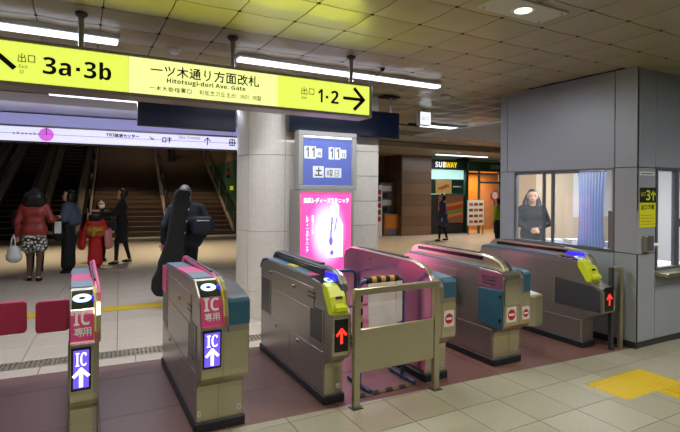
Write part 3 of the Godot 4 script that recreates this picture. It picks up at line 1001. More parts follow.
func build_gates() -> void:
	# leftmost gate, of which only a flap door shows
	var g := ic_gate(-0.80, 0.17, "pink card gate mostly outside the left edge, showing only its flap door", false, [])
	flap(g, Vector3(0.19, 0.66, -0.72), Vector3(0.505, 0.875, -0.69), "pink_flap")
	g = ic_gate(-0.036, 0.155, "narrow pink card gate with purple screen, cut by the lower left edge", false, ["7"])
	flap(g, Vector3(-0.21, 0.645, -0.72), Vector3(-0.005, 0.862, -0.69), "pink_flap")
	g = ic_gate(0.712, 0.325, "wide pink card gate with purple screen and teal block", true, ["7", "8"])
	# entry gate with the yellow ticket slot
	var t := thing("ticket_gate", "steel ticket gate with yellow ticket slot and red arrow, beside the pink poster", "ticket gate", Vector3(1.672, 0, GZ), 0, "row of ticket gates")
	gate_base(t, 0.165, zy(FRONT + TICKET_TOP), 0.16)
	gate_side(t, 0.0, 0.93)
	var st := mb()
	side_prism(st, zy("-.38,.93 -.38,.945 -.75,.955 -1.42,.962 -1.54,.94 -1.595,.88 -1.6,.84 -1.585,.84 -1.57,.90 -1.42,.94"), -0.006, 0.092, 0.003)
	obj("top_cover", st, "teal_top", t)
	bx("pink_tray", Vector3(0.01, 0.936, -0.50), Vector3(0.085, 0.950, -0.385), "pink", t)
	bx("notice_sticker", Vector3(0.02, 0.956, -0.95), Vector3(0.08, 0.962, -0.78), "strip_yellow", t)
	ticket_front(t, 0.0, 0.142, 0.0)
	var r := rail_part(t, 0.096, 0.165, "steel_dark")
	st = mb()
	curve_strip(st, zy("-.030,.70 -.035,.77 -.045,.84 -.075,.92 -.13,.975 -.22,1.008"), 0.143, 0.166, 0.004, 0.004)
	obj("chrome_edge", st, "chrome", r)
	bx("signal_lamp", Vector3(0.086, 0.935, -0.30), Vector3(0.10, 0.995, -0.11), "led_blue", t, 0.008)
	number_tag(t, 0.12, "6")
	# exit-only gate with the mirror-like side
	t = thing("ticket_gate", "steel exit gate with a glossy pink side behind the steel barrier", "ticket gate", Vector3(2.64, 0, GZ), 0, "row of ticket gates")
	gate_base(t, 0.235, zy(FRONT + EXIT_TOP), 0.075)
	st = mb()
	side_prism(st, zy("-.10,.10 -.10,.30 -.02,.38 -.02,.80 -.03,.87 -.06,.93 -.13,.985 -.24,1.01 -.40,1.015 -1.40,1.025 -1.52,.98 -1.56,.90 -1.56,.10"), -0.016, 0.0, 0.003)
	obj("polished_side", st, "pink_metal", t)
	for z in [-0.55, -1.0]:
		bx("rivet", Vector3(-0.02, 0.94, z - 0.008), Vector3(-0.015, 0.956, z + 0.008), "steel_dark", t)
	st = mb()
	side_prism(st, zy(".003,.735 .003,.865 -.01,.885 -.05,.90 -.30,.912 -.30,.735"), 0.10, 0.238, 0.004)
	obj("teal_block", st, "teal", t)
	rail_part(t, 0.002, 0.06, "steel")
	no_entry(t, 0.098, 0.49, 0.11, 0.135)
	flap(t, Vector3(0.235, 0.47, -0.62), Vector3(0.335, 0.76, -0.60), "flap_grey")
	number_tag(t, 0.19, "5")
	# double exit gate
	t = thing("ticket_gate", "double steel gate with teal side door and box on its far side", "ticket gate", Vector3(3.45, 0, GZ), 0, "row of ticket gates")
	gate_base(t, 0.35, zy(FRONT + EXIT_TOP), 0.205)
	for rr in [[-1.55, -0.62, 0.09, 0.395], [-0.60, -0.15, 0.09, 0.34], [-1.55, -0.62, 0.401, 0.84]]:
		bx("side_sheet", Vector3(-0.005, rr[2], rr[0]), Vector3(0.002, rr[3], rr[1]), "steel_side", t, 0.0015)
	st = mb()
	side_prism(st, rounded(zy("-.31,.39 -.015,.36 -.01,.73 -.31,.715"), 0.015), -0.016, 0.002, 0.003)
	var door := obj("teal_door", st, "teal", t)
	for y in [0.44, 0.66]:
		bx("hinge", Vector3(-0.022, y, -0.045), Vector3(-0.014, y + 0.025, -0.02), "black", door)
	bx("ledge_panel", Vector3(-0.003, 0.735, -0.33), Vector3(0.003, 0.885, -0.012), "pink_metal", t, 0.001)
	st = mb()
	curve_strip(st, zy("0,.60 0,.83 -.01,.86 -.04,.885 -.10,.90 -.28,.905"), 0.004, 0.203, 0.012, 0.004)
	obj("rounded_cap", st, "chrome_warm", t)
	no_entry(t, 0.235, 0.44, 0.095, 0.12)
	for k in 3:
		bx("vent_slit", Vector3(-0.006, 0.77 + k * 0.03, -0.27), Vector3(-0.001, 0.78 + k * 0.03, -0.10), "steel_dark", t)
	var rl := rail_part(t, 0.075, 0.145, "steel")
	st = mb()
	curve_strip(st, zy("-.035,.77 -.045,.84 -.075,.92 -.13,.975 -.22,1.008"), 0.148, 0.172, 0.006, 0.02)
	obj("chrome_edge", st, "chrome", rl)
	st = mb()
	side_prism(st, zy("-.30,.90 -.30,.912 -1.45,.928 -1.45,.91"), 0.002, 0.07)
	obj("top_cover", st, "teal_top", t)
	st = mb()
	side_prism(st, zy(".003,.70 .003,.865 -.01,.885 -.05,.90 -.30,.912 -.30,.70"), 0.255, 0.353, 0.004)
	obj("teal_block", st, "teal", t)
	no_entry(t, 0.03, 0.435, 0.125, 0.14)
	st = mb()
	plan_prism(st, PackedVector2Array([Vector2(0.35, -0.30), Vector2(0.35, -0.06), Vector2(0.42, 0.0), Vector2(0.56, -0.03), Vector2(0.56, -0.30)]), 0.345, 0.645, 0.012)
	var bxo := obj("side_box", st, "steel", t)
	st = mb()
	hexa(st, [Vector3(0.36, 0.646, -0.02), Vector3(0.55, 0.646, -0.045), Vector3(0.55, 0.646, -0.29), Vector3(0.36, 0.646, -0.29), Vector3(0.36, 0.70, -0.12), Vector3(0.40, 0.70, -0.12), Vector3(0.40, 0.70, -0.29), Vector3(0.36, 0.70, -0.29)])
	obj("box_lid", st, "steel", bxo)
	flap(t, Vector3(-0.125, 0.46, -0.66), Vector3(-0.01, 0.77, -0.64), "flap_grey")
	number_tag(t, 0.30, "4")
	# gate by the booth
	t = thing("ticket_gate", "steel ticket gate with yellow slot and red arrow, next to the grey booth", "ticket gate", Vector3(4.70, 0, GZ), 0, "row of ticket gates")
	st = mb()
	side_prism(st, zy(NOSE_TOP), 0.0, 0.20, 0.006)
	obj("body", st, "steel_side", t)
	st = mb()
	plan_prism(st, rounded(rect(-0.012, -1.60, 0.212, -0.075), 0.02), 0.0, 0.065, 0.006)
	obj("plinth", st, "plinth", t)
	for rr in [[-1.55, -0.11, 0.09, 0.29], [-1.55, -0.46, 0.401, 0.70], [-1.55, -0.30, 0.706, 0.89]]:
		bx("side_sheet", Vector3(-0.005, rr[2], rr[0]), Vector3(0.002, rr[3], rr[1]), "steel_side", t, 0.0015)
	st = mb()
	side_prism(st, zy("-.42,.41 .105,.415 .105,.63 .02,.67 -.42,.70"), -0.005, 0.002, 0.001)
	obj("flap_window", st, "flap_grey", t)
	bx("window_edge", Vector3(-0.009, 0.41, -0.445), Vector3(0.0, 0.72, -0.425), "steel", t)
	st = mb()
	side_prism(st, zy("-.38,.93 -.38,.945 -1.42,.962 -1.54,.94 -1.54,.92"), -0.006, 0.10, 0.003)
	obj("top_cover", st, "teal_top", t)
	bx("front_sheet", Vector3(0.004, 0.43, 0.136), Vector3(0.196, 0.63, 0.142), "steel", t, 0.002)
	ticket_front(t, 0.0, 0.17, 0.14)
	rl = rail_part(t, 0.10, 0.18, "steel")
	st = mb()
	curve_strip(st, zy("-.030,.70 -.035,.77 -.045,.84 -.075,.92 -.13,.975 -.22,1.008"), 0.15, 0.182, 0.004, 0.004)
	obj("chrome_edge", st, "chrome", rl)
	bx("signal_lamp", Vector3(0.090, 0.955, -0.36), Vector3(0.104, 0.992, -0.14), "led_blue", t, 0.008)
	# steel barrier that closes the aisle beside the entry gate
	t = thing("steel_barrier", "brushed steel barrier with two posts closing the aisle before the gate with the pink side", "barrier", Vector3(0, 0, -3.165))
	for x in [1.862, 2.625]:
		bx("post", Vector3(x - 0.026, 0, -0.022), Vector3(x + 0.026, 0.90, 0.022), "steel", t, 0.004)
		bx("foot_plate", Vector3(x - 0.045, 0, -0.04), Vector3(x + 0.045, 0.006, 0.04), "steel_dark", t)
	bx("top_rail", Vector3(1.888, 0.85, -0.022), Vector3(2.599, 0.90, 0.022), "steel", t, 0.004)
	bx("panel", Vector3(1.889, 0.26, -0.012), Vector3(2.598, 0.59, 0.012), "steel", t, 0.004)
	# guard frame at the booth
	t = thing("steel_guard_frame", "low steel guard frame between the booth corner and the nearest gate", "frame", Vector3(0, 0, -3.12))
	for x in [4.925, 5.085]:
		bx("post", Vector3(x - 0.022, 0, -0.02), Vector3(x + 0.022, 0.86, 0.02), "steel_dark" if x < 5 else "steel", t, 0.004)
	bx("top_rail", Vector3(4.947, 0.815, -0.02), Vector3(5.063, 0.86, 0.02), "steel", t, 0.004)
	build_barricades()

func barricade(called: String, label: String, x0: float, x1: float, y: float, z: float, tiger: bool) -> void:
	var t := thing(called, label, "barricade", Vector3(0, 0, z))
	var r := 0.06
	var path := [Vector3(x0, 0, 0), Vector3(x0, y - r, 0)]
	for k in 5:
		var a := PI - PI / 2 * (k + 1) / 5.0
		path.append(Vector3(x0 + r + cos(a) * r, y - r + sin(a) * r, 0))
	path.append(Vector3(x1 - r, y, 0))
	for k in 5:
		var a := PI / 2 - PI / 2 * (k + 1) / 5.0
		path.append(Vector3(x1 - r + cos(a) * r, y - r + sin(a) * r, 0))
	path.append(Vector3(x1, 0, 0))
	var st := mb()
	tube(st, path, 0.019, 10)
	obj("pipe_frame", st, "pipe_blue", t)
	st = mb()
	tube(st, [Vector3(x0, 0.42, 0), Vector3(x1, 0.42, 0)], 0.013, 8)
	obj("cross_bar", st, "pipe_blue", t)
	for x in [x0, x1]:
		st = mb()
		tube(st, [Vector3(x, 0.018, -0.18), Vector3(x, 0.018, 0.18)], 0.017, 8)
		obj("foot", st, "pipe_blue", t)
	if not tiger:
		return
	# striped foam round the top and one upright, two sheets of paper hung over it
	var n := 7
	for k in n:
		st = mb()
		var a := x0 + r + (x1 - x0 - 2 * r) * k / n
		var b := x0 + r + (x1 - x0 - 2 * r) * (k + 1) / n
		tube(st, [Vector3(a, y, 0), Vector3(b, y, 0)], 0.030, 10)
		obj("foam_stripe", st, "black_matte" if k % 2 == 0 else "tiger_yellow", t)
	for k in 8:
		st = mb()
		tube(st, [Vector3(x0, y - r - 0.055 * k, 0), Vector3(x0, y - r - 0.055 * (k + 1), 0)], 0.027, 10)
		obj("foam_stripe", st, "black_matte" if k % 2 == 1 else "tiger_yellow", t)
	st = mb()
	st.set_smooth_group(1)
	var sheet := []
	for j in 5:
		var line := []
		for k in 7:
			var f := j / 4.0
			line.append(Vector3(x0 + 0.06 + 0.046 * k, lerpf(y - 0.02, 0.46 + 0.012 * sin(k * 1.1), f), 0.034 + 0.010 * f * sin(k * 1.3 + 0.6) + 0.012 * f * f))
		sheet.append(line)
	for j in 4:
		for k in 6:
			quad(st, sheet[j + 1][k], sheet[j + 1][k + 1], sheet[j][k + 1], sheet[j][k])
			var d := Vector3(0, 0, -0.002)
			quad(st, sheet[j][k] + d, sheet[j][k + 1] + d, sheet[j + 1][k + 1] + d, sheet[j + 1][k] + d)
	st.set_smooth_group(-1)
	obj("paper_sheet", st, "paper", t)
	st = mb()
	hexa(st, [Vector3(x1 - 0.09, 0.50, 0.030), Vector3(x1 - 0.025, 0.51, 0.027), Vector3(x1 - 0.025, 0.51, 0.025), Vector3(x1 - 0.09, 0.50, 0.028), Vector3(x1 - 0.09, y - 0.02, 0.030), Vector3(x1 - 0.025, y - 0.02, 0.027), Vector3(x1 - 0.025, y - 0.02, 0.025), Vector3(x1 - 0.09, y - 0.02, 0.028)])
	obj("paper_sheet", st, "paper", t)

func build_barricades() -> void:
	barricade("pipe_barricade", "blue pipe barricade wrapped in black and yellow foam with white paper hung on it", 2.09, 2.53, 0.88, -3.50, true)
	barricade("pipe_barricade", "plain blue pipe barricade standing behind the one with striped foam", 2.05, 2.60, 0.80, -4.45, false)
	var t := thing("hazard_strip", "black and yellow hazard strip lying on the red floor behind the steel barrier", "floor strip", Vector3(1.96, 0.001, -3.29))
	for k in 8:
		var st := mb()
		plan_prism(st, PackedVector2Array([Vector2(k * 0.066, 0), Vector2(k * 0.066 + 0.066, 0), Vector2(k * 0.066 + 0.10, -0.07), Vector2(k * 0.066 + 0.034, -0.07)]), 0.0, 0.004)
		obj("stripe", st, "hazard_worn" if k % 2 else "hazard_black", t)

# ---------------------------------------------------------------- signs
func build_yellow_sign() -> void:
	var t := thing("hanging_exit_sign", "long illuminated yellow exit sign with black lettering hanging above the gates", "sign", Vector3(0, 0, -4.0))
	bx("case", Vector3(-2.3, 2.345, -0.24), Vector3(2.505, 2.668, -0.012), "pole_grey", t, 0.006)
	for s in [[-2.28, 0.333, "sign_yellow"], [0.336, 1.534, "sign_pale"], [1.537, 2.478, "sign_yellow"]]:
		bx("lit_panel_sign", Vector3(s[0], 2.372, -0.02), Vector3(s[1], 2.645, -0.006), s[2], t)
	for s in [[-2.3, 2.345, 2.505, 2.370], [-2.3, 2.647, 2.505, 2.668], [2.480, 2.370, 2.505, 2.647]]:
		bx("rim", Vector3(s[0], s[1], -0.012), Vector3(s[2], s[3], 0.004), "pole_grey", t, 0.003)
	for x in [0.016, 1.174, 2.354]:
		var st := mb()
		tube(st, [Vector3(x, 2.668, -0.15), Vector3(x, CEIL, -0.15)], 0.02, 12)
		var p := obj("hanger_pole", st, "pole_grey", t)
		st = mb()
		lathe(st, [Vector2(0.0, 0), Vector2(0.045, 0), Vector2(0.045, -0.012), Vector2(0.024, -0.03)], Vector3(x, CEIL - 0.018, -0.15), 16)
		obj("ceiling_flange", st, "steel_dark", p)
	var wire := mb()
	tube(wire, [Vector3(2.495, 2.63, -0.2), Vector3(2.86, CEIL - 0.03, -0.36)], 0.004, 6)
	var wr := obj("brace_wire", wire, "black_matte", t)
	wire = mb()
	lathe(wire, [Vector2(0.0, 0), Vector2(0.03, 0), Vector2(0.02, -0.03), Vector2(0, -0.04)], Vector3(2.86, CEIL - 0.018, -0.36), 12)
	obj("wire_anchor", wire, "black_matte", wr)
	# left panel
	var z := -0.006
	var st := mb()
	var T := Transform3D(Basis.IDENTITY, Vector3(0, 0, z))
	stroke_line(st, [Vector2(-0.395, 2.468), Vector2(-0.545, 2.602)], 0.034, T)
	stroke_line(st, [Vector2(-0.66, 2.613), Vector2(-0.545, 2.613), Vector2(-0.545, 2.50)], 0.034, T)
	obj("arrow_lettering", st, "ink_sign", t)
	st = mb()
	kana(st, "出口", Vector3(-0.372, 2.572, z), 0.062, 0.057, 0.0055, Basis.IDENTITY, false, 0.85)
	obj("lettering", st, "ink_sign", t)
	latin(t, "lettering", "Exit", "ink_sign_soft", Vector3(-0.362, 2.468, z), 0.024, 0.05)
	st = mb()
	kana(st, "출", Vector3(-0.362, 2.455, z), 0.025, 0.028, 0.003)
	kana(st, "口", Vector3(-0.358, 2.455, z), 0.025, 0.028, 0.003)
	obj("lettering", st, "ink_sign_soft", t)
	latin(t, "lettering", "3a", "ink_sign", Vector3(-0.222, 2.445, z), 0.118, 0.175, true)
	latin(t, "lettering", "3b", "ink_sign", Vector3(0.035, 2.445, z), 0.118, 0.180, true)
	bx("lettering_dot", Vector3(-0.016, 2.488, z - 0.002), Vector3(0.010, 2.514, z + 0.002), "ink_sign", t)
	# middle panel
	st = mb()
	kana(st, "一ツ木通り方面改札", Vector3(0.488, 2.613, z), 0.092, 0.098, 0.0105)
	obj("lettering", st, "ink_sign", t)
	latin(t, "lettering", "Hitotsugi-dori Ave. Gate", "ink_sign", Vector3(0.611, 2.474, z), 0.034, 0.635, true)
	st = mb()
	kana(st, "一木大街检票口", Vector3(0.482, 2.445, z), 0.040, 0.047, 0.0045)
	obj("lettering", st, "ink_sign_soft", t)
	st = mb()
	kana(st, "히토츠기도오리", Vector3(0.860, 2.444, z), 0.040, 0.044, 0.0045)
	obj("lettering", st, "ink_sign_soft", t)
	st = mb()
	kana(st, "거리", Vector3(1.195, 2.444, z), 0.040, 0.042, 0.0045)
	obj("lettering", st, "ink_sign_soft", t)
	st = mb()
	kana(st, "개찰", Vector3(1.305, 2.444, z), 0.040, 0.042, 0.0045)
	obj("lettering", st, "ink_sign_soft", t)
	# right panel
	st = mb()
	kana(st, "出口", Vector3(1.755, 2.572, z), 0.068, 0.073, 0.006)
	obj("lettering", st, "ink_sign", t)
	latin(t, "lettering", "Exit", "ink_sign_soft", Vector3(1.765, 2.462, z), 0.024, 0.052)
	latin(t, "lettering", "1", "ink_sign", Vector3(1.928, 2.448, z), 0.118, 0.048, true)
	latin(t, "lettering", "2", "ink_sign", Vector3(2.062, 2.448, z), 0.118, 0.080, true)
	bx("lettering_dot", Vector3(2.008, 2.49, z - 0.002), Vector3(2.032, 2.514, z + 0.002), "ink_sign", t)
	st = mb()
	stroke_line(st, [Vector2(2.20, 2.512), Vector2(2.405, 2.512)], 0.030, T)
	stroke_line(st, [Vector2(2.315, 2.608), Vector2(2.412, 2.512), Vector2(2.315, 2.416)], 0.034, T)
	obj("arrow_lettering", st, "ink_sign", t)
	area("sign_light_source", Vector3(0.1, 2.508, -3.985), Vector2(4.6, 0.26), Vector3(0, 180, 0), Color(0.95, 1.0, 0.32), 2.4)

func display_panel(x0: float, x1: float, y0: float, y1: float, z: float, label: String, hangers: Array) -> void:
	var t := thing("hanging_display_panel", label, "display", Vector3(0, 0, z), 0, "dark display panels hung behind the yellow sign")
	bx("case", Vector3(x0, y0, -0.09), Vector3(x1, y1, -0.004), "black", t, 0.006)
	bx("blank_face", Vector3(x0 + 0.012, y0 + 0.012, -0.008), Vector3(x1 - 0.012, y1 - 0.012, 0.0), "display_black", t)
	for x in hangers:
		var st := mb()
		tube(st, [Vector3(x, y1, -0.045), Vector3(x, CEIL, -0.045)], 0.022, 10)
		obj("hanger_pole", st, "pole_grey", t)
		bx("ceiling_plate", Vector3(x - 0.16, CEIL - 0.035, -0.13), Vector3(x + 0.10, CEIL - 0.018, 0.04), "black_matte", t)

func poster_texture() -> ImageTexture:
	# printed pink poster, white coat, blue stethoscope; pale middle is painted backlight glow
	var im := Image.create(96, 128, false, Image.FORMAT_RGB8)
	for y in 128:
		for x in 96:
			var u := (x - 50.0) / 40.0
			var v := (y - 60.0) / 62.0
			var d := clampf(sqrt(u * u + v * v), 0.0, 1.0)
			var c := Color(1.0, 0.86, 0.96).lerp(Color(1.0, 0.22, 0.60), smoothstep(0.42, 1.05, d))
			# coat and head
			var cx := 64.0
			var half := 8.0 + 9.0 * smoothstep(34.0, 52.0, y)
			if y > 30 and y < 100 and absf(x - cx) < half:
				c = Color(1, 1, 1)
			if Vector2(x - cx, (y - 24.0) * 0.85).length() < 9.0:
				c = Color(1.0, 0.90, 0.88)
			if absf((x - 59.0) - (y - 40.0) * -0.08) < 1.6 and y > 36 and y < 78:
				c = Color(0.20, 0.40, 0.80)
			if absf((x - 68.0) + (y - 40.0) * 0.20) < 1.2 and y > 36 and y < 60:
				c = Color(0.20, 0.40, 0.80)
			if Vector2((x - 57.0) * 1.2, (y - 74.0) * 0.6).length() < 4.2 or Vector2(x - 59.0, (y - 92.0) * 0.9).length() < 3.4:
				c = Color(0.22, 0.36, 0.72)
			im.set_pixel(x, y, c)
	return ImageTexture.create_from_image(im)

func build_board() -> void:
	var z := -5.45
	# calendar case
	var t := thing("date_sign", "grey framed blue date sign with white number cards on the stone pillar", "date sign", Vector3(0, 0, z))
	bx("back_case", Vector3(2.37, 1.645, -0.14), Vector3(3.188, 2.378, -0.05), "pole_grey", t, 0.004)
	for s in [[2.37, 1.645, 3.188, 1.703], [2.37, 2.318, 3.188, 2.378], [2.37, 1.704, 2.432, 2.317], [3.130, 1.704, 3.188, 2.317]]:
		bx("frame", Vector3(s[0], s[1], -0.05), Vector3(s[2], s[3], 0.0), "pole_grey", t, 0.005)
	bx("blue_back_sign", Vector3(2.432, 1.703, -0.05), Vector3(3.13, 2.318, -0.045), "date_blue", t)
	var lamp := bx("inner_lamp", Vector3(2.45, 2.296, -0.044), Vector3(3.11, 2.317, -0.006), "band_white", t)
	lamp.set_meta("label", "white strip lamp along the top of the case")
	area("case_light_source", Vector3(2.78, 2.293, z - 0.02), Vector2(0.64, 0.03), Vector3(-90, 0, 0), Color(0.85, 0.9, 1.0), 0.012)
	bx("glass_pane", Vector3(2.432, 1.703, -0.004), Vector3(3.13, 2.318, -0.001), "glass", t)
	var zc := -0.040
	for c in [[2.462, "1"], [2.542, "1"], [2.80, "1"], [2.89, "1"]]:
		var k := bx("number_card", Vector3(c[0], 2.035, -0.045), Vector3(c[0] + 0.078, 2.19, zc), "white", t)
		latin(k, "lettering", c[1], "ink", Vector3(c[0] + 0.022, 2.055, zc), 0.118, 0.038, true)
	for c in [[2.622, "月"], [2.97, "日"]]:
		var k := bx("month_card", Vector3(c[0], 2.055, -0.045), Vector3(c[0] + 0.085, 2.165, zc), "white", t)
		var st := mb()
		kana(st, c[1], Vector3(c[0] + 0.016, 2.125, zc), 0.055, 0.06, 0.006)
		obj("lettering", st, "ink", k)
	var d := bx("weekday_card", Vector3(2.582, 1.80, -0.045), Vector3(2.732, 1.945, zc), "white", t)
	var st := mb()
	kana(st, "土", Vector3(2.605, 1.93, zc), 0.11, 0.11, 0.017)
	obj("lettering", st, "ink", d)
	d = bx("weekday_card", Vector3(2.752, 1.805, -0.045), Vector3(2.985, 1.925, zc), "white", t)
	st = mb()
	kana(st, "曜日", Vector3(2.775, 1.905, zc), 0.085, 0.10, 0.007)
	obj("lettering", st, "ink", d)
	# poster light box below it
	t = thing("poster_light_box", "backlit pink clinic poster with a white-coated figure below the date sign", "poster", Vector3(0, 0, z))
	bx("case", Vector3(2.378, 0.0, -0.30), Vector3(3.15, 1.642, -0.02), "pole_grey", t, 0.004)
	for s in [[2.378, 0.55, 2.402, 1.642], [3.112, 0.55, 3.15, 1.642], [2.403, 1.612, 3.111, 1.642], [2.403, 0.50, 3.111, 0.56]]:
		bx("frame", Vector3(s[0], s[1], -0.02), Vector3(s[2], s[3], 0.0), "pole_grey", t, 0.003)
	var pm := mat("poster_print_glow", Color(0.6, 0.3, 0.4), 0.4)
	pm.emission_enabled = true
	pm.emission = Color(1, 1, 1)
	pm.emission_operator = BaseMaterial3D.EMISSION_OP_MULTIPLY
	pm.emission_texture = poster_texture()
	pm.emission_energy_multiplier = 1.7
	var ps := SurfaceTool.new()
	ps.begin(Mesh.PRIMITIVE_TRIANGLES)
	var q := [Vector3(2.402, 0.56, -0.012), Vector3(3.112, 0.56, -0.012), Vector3(3.112, 1.612, -0.012), Vector3(2.402, 1.612, -0.012)]
	var uv := [Vector2(0, 1), Vector2(1, 1), Vector2(1, 0), Vector2(0, 0)]
	for i in [0, 2, 1, 0, 3, 2]:
		ps.set_normal(Vector3(0, 0, 1))
		ps.set_uv(uv[i])
		ps.add_vertex(q[i])
	var face := MeshInstance3D.new()
	face.name = "poster_sign"
	face.mesh = ps.commit()
	face.material_override = pm
	t.add_child(face, true)
	st = mb()
	kana(st, "美風レディースクリニック", Vector3(2.445, 1.545, -0.012), 0.062, 0.0535, 0.0078, Basis.IDENTITY, false, 0.82)
	obj("lettering", st, "exit_white", t)
	st = mb()
	kana(st, "レディースクリニック", Vector3(2.475, 1.33, -0.012), 0.042, 0.046, 0.005, Basis.IDENTITY, true)
	obj("lettering", st, "exit_white", t)
	st = mb()
	kana(st, "美風クリニック", Vector3(2.555, 1.33, -0.012), 0.03, 0.034, 0.004, Basis.IDENTITY, true)
	obj("lettering", st, "exit_white", t)
	area("poster_light_source", Vector3(2.757, 1.086, z + 0.004), Vector2(0.70, 1.04), Vector3(0, 180, 0), Color(1.0, 0.55, 0.80), 0.5)

func build_small_ceiling_things() -> void:
	var t := thing("ceiling_smoke_detector", "small white smoke detector on the ceiling above the middle of the yellow sign", "smoke detector", Vector3(0.79, CEIL, -4.78))
	var st := mb()
	lathe(st, [Vector2(0.0, 0), Vector2(0.055, 0), Vector2(0.055, -0.02), Vector2(0.035, -0.045), Vector2(0, -0.05)], Vector3(0, -0.014, 0), 18)
	obj("dome", st, "white", t)
	st = mb()
	lathe(st, [Vector2(0.066, 0), Vector2(0.066, -0.012), Vector2(0.05, -0.014)], Vector3(0, -0.004, 0), 18)
	obj("base_ring", st, "lamp_housing", t)
	t = thing("ceiling_smoke_detector", "round ceiling sensor between the booth and the fluorescent strips", "smoke detector", Vector3(4.45, CEIL, -5.2))
	st = mb()
	lathe(st, [Vector2(0.0, 0), Vector2(0.07, 0), Vector2(0.07, -0.02), Vector2(0.045, -0.045), Vector2(0, -0.05)], Vector3(0, -0.014, 0), 18)
	obj("dome", st, "white", t)
	t = thing("hanging_lit_sign", "small white lit sign hanging beside the short fluorescent strip", "sign", Vector3(4.79, 2.70, -6.2))
	bx("case", Vector3(0, 0, -0.1), Vector3(0.22, 0.215, -0.004), "lamp_housing", t, 0.004)
	bx("lit_sign_face", Vector3(0.008, 0.008, -0.006), Vector3(0.212, 0.207, 0.0), "exit_white", t)
	bx("hanger", Vector3(0.09, 0.215, -0.06), Vector3(0.13, CEIL - 2.715, -0.04), "pole_grey", t)
	st = mb()
	kana(st, "出口", Vector3(0.03, 0.15, 0.0), 0.07, 0.085, 0.006)
	obj("lettering", st, "teal", t)
	area("lit_sign_source", Vector3(4.9, 2.807, -6.19), Vector2(0.2, 0.2), Vector3(0, 180, 0), Color(0.95, 0.98, 1.0), 0.004)
	t = thing("ceiling_camera", "small dark security camera under the ceiling left of the white lit sign", "camera", Vector3(5.5, CEIL, -7.3))
	bx("bracket", Vector3(-0.015, -0.07, -0.015), Vector3(0.015, -0.012, 0.015), "white", t)
	bx("housing", Vector3(-0.10, -0.13, -0.035), Vector3(0.06, -0.07, 0.035), "steel_dark", t, 0.01)
	bx("lens_hood", Vector3(-0.13, -0.125, -0.03), Vector3(-0.10, -0.075, 0.03), "black", t)

# ---------------------------------------------------------------- hall behind the gates
func build_fascia() -> void:
	var t := thing("luminous_band_sign", "long white luminous guide band with a pink dot above the escalators", "sign", Vector3(0, 0, -10), -HALL)
	# local z = -w
	bx("case", Vector3(-8.2, 2.47, -0.62), Vector3(4.75, CEIL + 0.01, -0.312), "lamp_housing", t)
	bx("lit_band_sign", Vector3(-8.2, 2.482, -0.311), Vector3(4.75, 2.735, -0.30), "band_white", t)
	bx("upper_strip_painted_glow", Vector3(-8.2, 2.775, -0.311), Vector3(4.75, CEIL, -0.304), "band_lavender", t)  # weak glow stands in for the band's reflection on glossy panels
	bx("metal_rib", Vector3(-8.2, 2.738, -0.311), Vector3(4.75, 2.772, -0.285), "ceiling_gloss", t, 0.004)
	bx("lower_rim", Vector3(-8.2, 2.466, -0.60), Vector3(4.75, 2.481, -0.288), "steel_dark", t)
	var z := -0.300
	var st := mb()
	for k in 28:
		var a := TAU * k / 28
		var b := TAU * (k + 1) / 28
		tri(st, Vector3(-0.53, 2.612, z + 0.002), Vector3(-0.53 + cos(a) * 0.12, 2.612 + sin(a) * 0.12, z + 0.002), Vector3(-0.53 + cos(b) * 0.12, 2.612 + sin(b) * 0.12, z + 0.002))
	glow("band_pink", Color(0.86, 0.42, 0.90), 0.95)
	obj("pink_dot_sign", st, "band_pink", t)
	bx("guide_line", Vector3(-0.536, 2.61, z), Vector3(-0.522, 2.735, z + 0.004), "band_ink", t)
	bx("guide_line", Vector3(-8.2, 2.612, z), Vector3(4.7, 2.619, z + 0.002), "band_line", t)
	latin(t, "lettering", "a k a s a k a", "band_line", Vector3(-1.05, 2.600, z), 0.040, 0.42, true)
	latin(t, "lettering", "TBS", "band_ink", Vector3(0.45, 2.638, z), 0.060, 0.15, true)
	st = mb()
	kana(st, "放送センター", Vector3(0.605, 2.696, z), 0.066, 0.073, 0.013)
	obj("lettering", st, "band_ink", t)
	latin(t, "lettering", "Biz Tower", "band_line", Vector3(1.78, 2.66, z), 0.058, 0.42, false, true)
	var T := Transform3D(Basis.IDENTITY, Vector3(0, 0, z))
	var marks := [
		[[Vector2(2.34, 2.56), Vector2(2.34, 2.70)], [Vector2(2.28, 2.64), Vector2(2.34, 2.705), Vector2(2.40, 2.64)]],
		[[Vector2(1.23, 2.67), Vector2(1.27, 2.63)], [Vector2(1.30, 2.63), Vector2(1.27, 2.63)]],
		[[Vector2(1.47, 2.58), Vector2(1.47, 2.66), Vector2(1.53, 2.66), Vector2(1.53, 2.58), Vector2(1.47, 2.58)]],
		[[Vector2(1.56, 2.66), Vector2(1.63, 2.66)], [Vector2(1.56, 2.62), Vector2(1.63, 2.62)], [Vector2(1.595, 2.67), Vector2(1.595, 2.57)]],
		[[Vector2(2.80, 2.57), Vector2(2.80, 2.69), Vector2(2.90, 2.69), Vector2(2.90, 2.57), Vector2(2.80, 2.57)], [Vector2(2.85, 2.57), Vector2(2.85, 2.71)], [Vector2(2.78, 2.63), Vector2(2.92, 2.63)]]]
	for mk in marks:
		st = mb()
		for ln in mk:
			stroke_line(st, ln, 0.018, T)
		obj("pictogram", st, "band_ink", t)
	area("band_light_source", hall_point(0.6, 2.608, 0.290), Vector2(8.0, 0.25), Vector3(0, 180 - HALL, 0), Color(0.85, 0.86, 1.0), 1.0)

